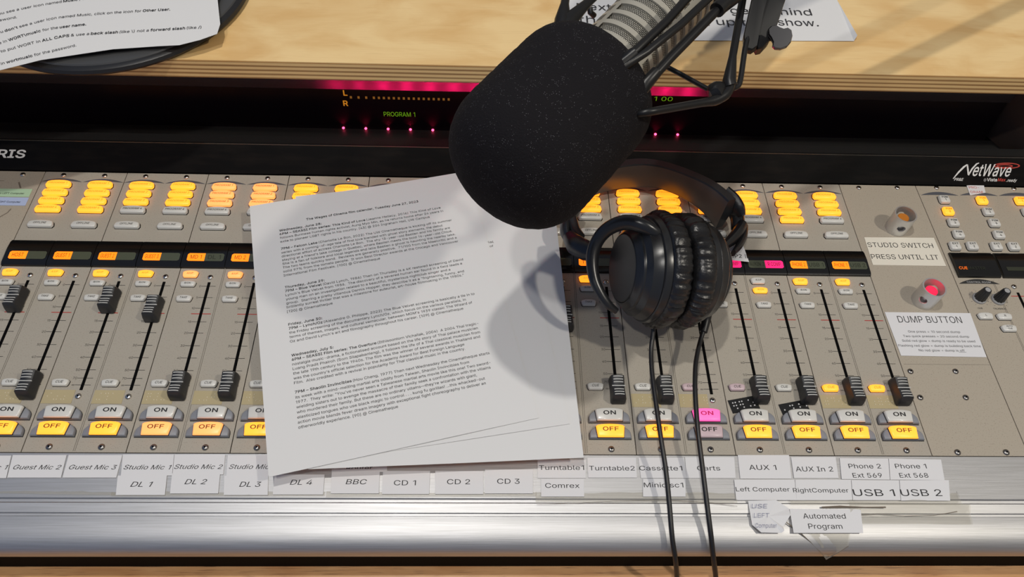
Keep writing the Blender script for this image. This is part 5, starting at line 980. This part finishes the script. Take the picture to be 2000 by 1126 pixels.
# notice with curled corner, lying on the base
def notice():
    zb = SZ + .0155
    R_ = [(462, -140), (425, 0), (430, 47), (424, 66), (390, 78), (350, 88), (310, 90), (220, 96), (80, 117), (0, 137), (-120, 160), (-300, 170)]
    edge = []
    pts = [at(x, y, zb) for x, y in R_]
    tl = at(-420, -140, zb)
    b = MB(); q = pts + [tl]; cx, cy = .0, .40
    top = [(p.x - cx, p.y - cy, p.z - zb) for p in q]
    n = len(top); mid = (-.12, .03, 0)
    vs = top + [mid]; fs = [(i, n, (i + 1) % n) for i in range(n)]
    b.add(vs, fs, 'paper'); b.add([(x, y, z - .0002) for x, y, z in vs], [f[::-1] for f in fs], 'paper')
    def line(txt, base, cap):
        P_ = spline([at(x, y, zb + .0004) for x, y in base], 10); D = [0]
        for a_, c_ in zip(P_, P_[1:]): D.append(D[-1] + (c_ - a_).length)
        def warp(x, y, z):
            i = 0
            while i < len(D) - 2 and D[i + 1] < x: i += 1
            t = (P_[i + 1] - P_[i]).normalized(); p = P_[i] + t * (x - D[i]); return (p.x - t.y * y - cx, p.y + t.x * y - cy, .0004)
        tot = 0; pp = []
        for t, bd in txt:
            g = text_geo(t, bd); wd = max(v[0] for v in g[0]) - min(v[0] for v in g[0]); pp.append((t, bd, wd)); tot += wd
        tot += SPACE * (len(pp) - 1); kx = D[-1] / tot; x = 0
        for t, bd, wd in pp: b.text(t, x, 0, 0, cap, 'ink', 'l', width=wd * kx, bold=bd, warp=warp); x += (wd + SPACE) * kx
    B_ = .028
    line([('If you see a user icon named', 0), ('Music', B_), (', simply', 0)], [(-20, 33), (50, 17), (113, 6), (190, -4)], .0036)
    line([('password.', 0)], [(-20, 45), (33, 35)], .0036)
    line([('If you', 0), ("don't", B_), ('see a user icon named Music, click on the icon for', 0), ('Other User.', B_)], [(-22, 71), (83, 42), (140, 33), (230, 26), (332, 20)], .0036)
    line([('Type in', 0), ('WORT\\music', B_), ('for the', 0), ('user name.', B_)], [(-20, 92), (83, 61), (168, 49)], .0036)
    line([('Be sure to put WORT in', 0), ('ALL CAPS', B_), ('& use a', 0), ('back slash', B_), ('(like \\) not a', 0), ('forward slash', B_), ('(like /)', 0)], [(-40, 116), (0, 103), (88, 80), (148, 70), (260, 63), (393, 55)], .0036)
    line([('Type in', 0), ('wortmusic', B_), ('for the password.', 0)], [(-26, 134), (65, 110), (149, 90)], .0036)
    tag(b.build('notice_sheet', None, (cx, cy, zb), 0), 'curled white instruction sheet about passwords lying on the round black base', 'paper')
notice()
def notice2():
    z = SZ + .0008; b = MB(); q = [at(1078, -160, z), at(1578, -120, z), at(1635, 0, z), at(1672, 74, z), at(1668, 80, z), at(1104, 78, z)]; cx, cy = q[5].x, q[5].y
    vs = [(p.x - cx, p.y - cy, z + (.003 if i == 3 else 0)) for i, p in enumerate(q)]
    b.add(vs, [(5, 4, 3, 2, 1, 0)], 'paper'); b.add([(x, y, zz - .0002) for x, y, zz in vs], [(0, 1, 2, 3, 4, 5)], 'paper')
    for t, x0, x1, y, in (('The next thing to do is to get behind', 1055, 1585, 25.5), ('the board and set up the show.', 1130, 1600, 50.5)):
        p0, p1 = at(x0, y - .0, z + .0004), at(x1, y + 0, z + .0004)
    def w(t, x0, x1, y):
        p0, p1 = at(x0, y, z + .0004), at(x1, y, z + .0004); b.text(t, p0.x - cx, p0.y - cy, z + .0006, .0105, 'ink', 'l', width=p1.x - p0.x, bold=-.006)
    w('Next, be', 1127, 1250, 19); w('sure', 1300, 1372, 23); w('to get behind', 1387, 1585, 25.5)
    w('the board, set', 1130, 1385, 44); w('up the', 1401, 1497, 48.5); w('show.', 1521, 1599, 49.5)
    tag(b.build('notice_sheet', None, (cx, cy, 0), 0), 'white sheet with large print about the show, lying on the shelf behind the microphone', 'paper')
notice2()

# ------------------------------------------------------------------ microphone
MC = dp(1064, 259, .478)
AX = (CAMR @ Vector((.608, .700, -.375))).normalized()
toC = (CAMP - MC); toC = (toC - AX * toC.dot(AX)).normalized()
FX = frame(MC, AX, toC)                    # local x faces the camera, z runs along the microphone
mic = thing('microphone', 'large broadcast microphone with black foam windscreen and fawn slotted body, hanging over the console', 'microphone', MC)
def mloc(b, name, sm=40, uv=None):
    o = b.build(name, mic, (0, 0, 0), sm, uv); return o
XL = FX.copy(); XL.translation = (0, 0, 0)
b = MB(); rnd = random.Random(3); profl = []
L0, L1, R_ = -.0615, .0625, .0508
for i in range(41):
    t = i / 40; z = L0 + (L1 - L0) * t
    if t < .38: e = ((.38 - t) / .38); r = R_ * (1 - e ** 2.6) ** (1 / 2.3)
    elif t > .74: e = (t - .74) / .26; r = .029 + (R_ - .029) * (1 - e ** 3.2) ** (1 / 2.2)
    else: r = R_
    profl.append((max(r, .0006), z))
profl[0] = (.0006, L0); profl.insert(1, (.012, L0 + .0004)); profl.insert(2, (.020, L0 + .0016))
profl += [(.026, L1 + .0002)]
n = 72
b.layers([[((r + rnd.uniform(-1, 1) * .00025) * math.cos(2 * PI * j / n), (r + rnd.uniform(-1, 1) * .00025) * math.sin(2 * PI * j / n), z) for j in range(n)] for r, z in profl], 'foam', XL); mloc(b, 'windscreen', 180)
# body: woven screen under slotted tube
RB = .0272
b = MB(); b.lathe([(RB - .0016, .050), (RB - .0016, .255)], 'weave', 96, XL)
XLi = XL.inverted()
def wuv(v, i):
    q = XLi @ Vector(v); return (math.atan2(q.y, q.x) * RB / .0011, q.z / .0011)
mloc(b, 'inner_screen', 60, wuv)
b = MB()
def cyl(t0, t1, a0, a1, r0, r1, seg):
    vs = []
    for i in range(seg + 1):
        a = math.radians(a0 + (a1 - a0) * i / seg)
        for r, t in ((r0, t0), (r1, t0), (r1, t1), (r0, t1)): vs.append((r * math.cos(a), r * math.sin(a), t))
    fs = []
    for i in range(seg):
        for j in range(4):
            p, q = i * 4 + j, i * 4 + (j + 1) % 4; fs.append((p, p + 4, q + 4, q))
    b.add(vs, fs, 'micbody', XL)
cyl(.048, .0640, 0, 360, RB - .0022, RB, 96)
pitch = .0113
for i in range(17):
    t = .0640 + pitch * i; cyl(t + .0071, t + pitch, 0, 360, RB - .0022, RB, 96)
for a in (29.5, 119.5, 209.5, 299.5): cyl(.062, .255, a - 5, a + 5, RB - .0022, RB, 4)
cyl(.255, .300, 0, 360, RB - .0022, RB + .0008, 96); b.lathe([(.02, .299), (.024, .302), (.012, .304)], 'micbody', 48, XL)
mloc(b, 'slotted_body', 35)

# ------------------------------------------------------------------ shock mount holding the microphone
sm = thing('shock_mount', 'black tubular shock mount cradling the microphone, with a wing screw at the right', 'microphone mount', MC)
def bar(pts, rad, name='mount_bar', k='metalblack', n=12, sp_=0):
    q = [dp(*p) - MC for p in pts]
    if sp_: q = spline(q, sp_)
    b = MB(); b.tube(q, rad, k, n); return b.build(name, sm, (0, 0, 0), 50)
bar([(1186, 154, .497), (1213, 124, .4490), (1240, 100, .4525), (1300, 44, .466), (1352, -14, .479)], .0029)
bar([(1190, 160, .497), (1220, 131, .4490), (1262, 102, .4515), (1330, 48, .466), (1396, -14, .482)], .0025)
bar([(1184, 156, .497), (1203, 136, .464), (1216, 124, .4520), (1240, 102, .4520)], [.0056, .0056, .0054, .0036], 'bar_ferrule', n=14)
bar([(1098, 60, .492), (1099, 40, .494), (1103, 8, .50), (1109, -30, .51)], [.0062, .0056, .0030, .0026], n=14)
bar([(1104, 58, .492), (1112, 40, .494), (1145, 8, .503), (1185, -30, .515)], [.0058, .0054, .0032, .0030], n=14)
bar([(1152, 15, .545), (1153, 24, .545), (1160, 30, .55)], .0022)
bar([(1205, 235, .500), (1244, 186, .464), (1262, 163, .463), (1282, 140, .465)], [.0046, .0046, .0044, .0038], 'bar_ferrule', n=14)
bar([(1252, 176, .463), (1310, 112, .468), (1412, 8, .488)], .0031)
bar([(1400, 20, .485), (1414, 6, .488)], .0052, 'clamp_joint', n=16)
bar([(1408, 10, .488), (1432, -8, .492), (1470, -40, .50)], .0058, 'clamp_joint', n=16)
bar([(1190, 232, .500), (1246, 222, .460), (1300, 213, .464), (1370, 201, .478), (1396, 196, .483), (1415, 185, .486), (1424, 172, .488), (1426, 160, .489)], [.0024, .0024, .0025, .0026, .0034, .0038, .0036, .0036], sp_=3)
bar([(1284, 121, .512), (1330, 145, .505), (1388, 177, .492)], .0017)
bar([(1386, 186, .486), (1396, 181, .486), (1404, 171, .487), (1410, 166, .488)], [.0040, .0066, .0052, .003], 'swivel_lug', n=16)
bar([(1426, 168, .488), (1424, 160, .488), (1431, 110, .494), (1452, -10, .512)], [.0050, .0046, .0026, .0026])
bar([(1428, 172, .492), (1438, 170, .494), (1446, 156, .496), (1455, 96, .503), (1464, 55, .508), (1480, -10, .516)], .0019, sp_=4)
# bracket plates with rounded end, and wing screw
def slab(out, d0, d1, name, k='metalblack', ch=.0):
    b = MB(); f = [dp(x, y, d0) - MC for x, y in out]; r = [dp(x, y, d0) - MC + (CAMR @ Vector((0.25, .1, -1))).normalized() * (d1 - d0) for x, y in out]
    c = sum((Vector(p) for p in f), Vector()) / len(f); fi = [p + (c - p) * .06 + (CAMR @ Vector((0, 0, 1))) * .001 for p in f]
    b.layers([[tuple(p) for p in r], [tuple(p) for p in f], [tuple(p) for p in fi]], k); return b.build(name, sm, (0, 0, 0), 35)
slab([(1453, 84), (1452, 70), (1470, -12), (1485, -40), (1510, -40), (1492, 20), (1484, 60), (1478, 92), (1468, 99), (1459, 97)][::-1], .505, .517, 'bracket_plate')
slab([(1474, 88), (1470, 70), (1480, -40), (1548, -40), (1530, 12), (1517, 52), (1502, 80), (1488, 95), (1479, 97)][::-1], .512, .530, 'bracket_plate')
bar([(1490, 62, .520), (1520, 70, .508)], .0046, 'screw_shaft', 'chrome', 14)
wing = [(1500, 57), (1506, 51), (1515, 49), (1522, 53), (1530, 56), (1539, 54), (1546, 59), (1548, 70), (1545, 82), (1537, 91), (1524, 96), (1514, 95), (1509, 90), (1510, 83), (1506, 74), (1501, 67)]
slab(wing[::-1], .498, .502, 'wing_screw', 'chrome')
# boom arm carrying it, rising from the shelf outside the picture
b = MB(); j0 = dp(1500, -30, .516) - MC; j1 = Vector((1.02, .52, .30)) - MC; j2 = Vector((1.02, .62, SZ + .001)) - MC
b.tube([dp(1470, -40, .50) - MC, j0, j1], .008, 'metalblack', 14); b.tube([j1, j1 + (j2 - j1) * .5, j2], .010, 'metalblack', 14); b.lathe([(.045, 0), (.045, .012), (.02, .016)], 'metalblack', 32, Matrix.Translation(j2)); b.build('boom_arm', sm, (0, 0, 0), 50)

# ------------------------------------------------------------------ headphones
LF = at(1214, 523, .0780); RF = at(1397, 531, .0610)
HA = (RF - LF).normalized(); HL = (RF - LF).length
hp = thing('headphones', 'black over-ear headphones lying on the console with earcups pressed together', 'headphones', (LF + RF) / 2 * 1.0)
HO = (LF + RF) / 2
hup = Vector((0, 1, 0))
LX = frame(LF - HO, HA, hup); RX = frame(RF - HO, -HA, hup)
def hl(b, name, sm_=40, parent=None):
    return b.build(name, parent or hp, (0, 0, 0), sm_)
def cup(X, side):
    b = MB()
    b.lathe([(.0285, .0016), (.0292, .0006), (.0302, .0012), (.0316, .0030), (.0345, .0046), (.0352, .0058), (.0352, .0066), (.0392, .0096), (.0400, .0104), (.0415, .0150), (.0432, .0180), (.0428, .0186), (.0446, .0192), (.0455, .0225), (.0455, .0250)], 'satin', 64, X, 1.0)
    o = hl(b, 'earcup', 25)
    b = MB(); b.lathe([(.0284, .0022), (.0286, .0008), (.0280, .0002), (.0150, -.0004), (.0010, -.0006)], 'capface', 48, X)
    # raised emblem in relief: a small triangular mark
    for tri in ([(-.004, -.003), (.004, -.003), (.0, .005)],): b.add([(y * .9 + .006, x * 1.0, -.00065) for x, y in tri], [(0, 2, 1)], 'capface', X)
    c = hl(b, 'outer_cap', 40, o)
    b = MB(); n = 200; rings = []; rnd = random.Random(side)
    wr = [rnd.uniform(-1, 1) for _ in range(n)]; wr = [(wr[j] * 1.4 + wr[j - 1] * .5) for j in range(n)]
    for (r, z, a) in ((.0455, .0246, 0), (.0484, .0262, .5), (.0494, .0300, 1), (.0492, .0350, 1), (.0478, .0395, 1), (.0445, .0422, .7), (.0390, .0428, .4), (.0330, .0415, .3), (.0290, .0370, 0)):
        rings.append([((r + a * .0008 * wr[j]) * math.cos(2 * PI * j / n), (r + a * .0008 * wr[j]) * math.sin(2 * PI * j / n), z + a * .0004 * wr[(j * 3) % n]) for j in range(n)])
    b.layers(rings, 'pad', X); hl(b, 'ear_pad', 60, o)
    return o
cup(LX, 1); cup(RX, 2)
# headband: tall strip following an arch
lower = [(1122, 415), (1130, 402), (1150, 388), (1172, 377), (1200, 370), (1230, 366.5), (1258, 365), (1285, 368), (1320, 380), (1352, 398), (1378, 420), (1398, 446)]
upper = [(1122, 386), (1127, 378), (1142, 362), (1170, 338), (1205, 326), (1235, 321), (1262, 320), (1295, 325), (1335, 338), (1375, 355), (1402, 372), (1424, 392)]
def strip(lo, up, thick):
    n = len(lo); cx = sum(p.x for p in lo) / n; rings = []
    for i in range(n):
        t = (lo[min(i + 1, n - 1)] - lo[max(i - 1, 0)]).normalized(); nn = Vector((-t.y, t.x, 0)).normalized()
        a, c = lo[i], up[i]; h = c - a
        rings.append([tuple(q) for q in (a, a + h * .05 - nn * .0006 , a + h * .95 - nn * .0006, c, c + nn * thick, a + h * .5 + nn * thick * 1.5, a + nn * thick)])
    return rings
lo = spline([at(*p, .0125) - HO for p in lower], 4); up_ = spline([at(*p, .0430) - HO for p in upper], 4)
b = MB(); rg = strip(lo, up_, .0075); n_ = 7
b.layers([r[::-1] for r in rg], 'satin')
# inner padding faces
nv = len(b.f); pi = b.mi('bandinner')
for fi, f in enumerate(b.f):
    js = sorted(set(v % 7 for v in f))
    if js == [4, 5] : b.m[fi] = pi
hl(b, 'headband', 35)
# band ends, hinges and forks
def hb(pts, rad, name, k='satin', flat=1.0, n=12, sp_=4, up=None):
    q = [at(*p) - HO for p in pts]
    if sp_: q = spline(q, sp_)
    b = MB(); b.tube(q, rad, k, n, flat, up); return hl(b, name, 45)
hb([(1126, 396, .030), (1116, 415, .032), (1107, 430, .034), (1104, 450, .036), (1108, 468, .036)], [.0135, .0130, .0105, .0090, .0050], 'band_end', 'rubber', .55)
hb([(1117, 428, .040), (1124, 448, .042), (1134, 462, .046)], [.0052, .0046, .0042], 'slider')
hb([(1112, 462, .046), (1125, 478, .050), (1143, 488, .054), (1158, 492, .058)], [.0065, .0095, .0095, .0080], 'hinge')
hb([(1294, 464, .108), (1280, 456, .113), (1255, 441, .117), (1222, 434, .115), (1190, 445, .108), (1168, 468, .098), (1157, 500, .090), (1160, 540, .082), (1172, 570, .076), (1188, 594, .070), (1204, 607, .064)],
   [.0034, .0060, .0066, .0066, .0062, .0058, .0056, .0050, .0044, .0038, .0028], 'fork', 'satin', .80)
hb([(1410, 382, .030), (1428, 396, .028), (1440, 412, .026), (1447, 424, .024)], [.0140, .0130, .0115, .0070], 'band_end', 'rubber', .55)
hb([(1434, 410, .022), (1440, 425, .020), (1441, 446, .019)], [.0075, .0068, .0065], 'slider')
hb([(1448, 441, .020), (1440, 455, .020), (1425, 472, .021), (1408, 486, .024)], [.0092, .0098, .0085, .0060], 'fork', 'rubber', .6)
hb([(1452, 444, .016), (1451, 462, .016), (1443, 480, .018), (1432, 494, .022)], [.0070, .0068, .0058, .0040], 'fork', 'rubber', .6)
# strain reliefs and the two cords
hb([(1266, 603, .052), (1271, 615, .047), (1274, 628, .043)], [.0052, .0040, .0028], 'strain_relief', 'cord')
hb([(1380, 612, .034), (1379, 625, .031), (1374, 648, .028)], [.0050, .0042, .0034], 'strain_relief', 'cord')
hb([(1274, 626, .043), (1276, 645, .036), (1272, 680, .030), (1273, 720, .028), (1279, 770, .027), (1290, 850, .024), (1300, 915, .018), (1307, 980, .012), (1313, 1050, .004), (1319, 1090, -.006), (1322, 1126, -.026), (1324, 1175, -.052)], .0020, 'cord', 'cord', 1, 10, 6)
hb([(1374, 646, .028), (1368, 665, .026), (1362, 690, .026), (1358, 720, .027), (1358, 770, .027), (1363, 840, .024), (1371, 905, .019), (1379, 970, .013), (1388, 1040, .005), (1393, 1085, -.006), (1398, 1126, -.026), (1402, 1175, -.052)], .0020, 'cord', 'cord', 1, 10, 6)
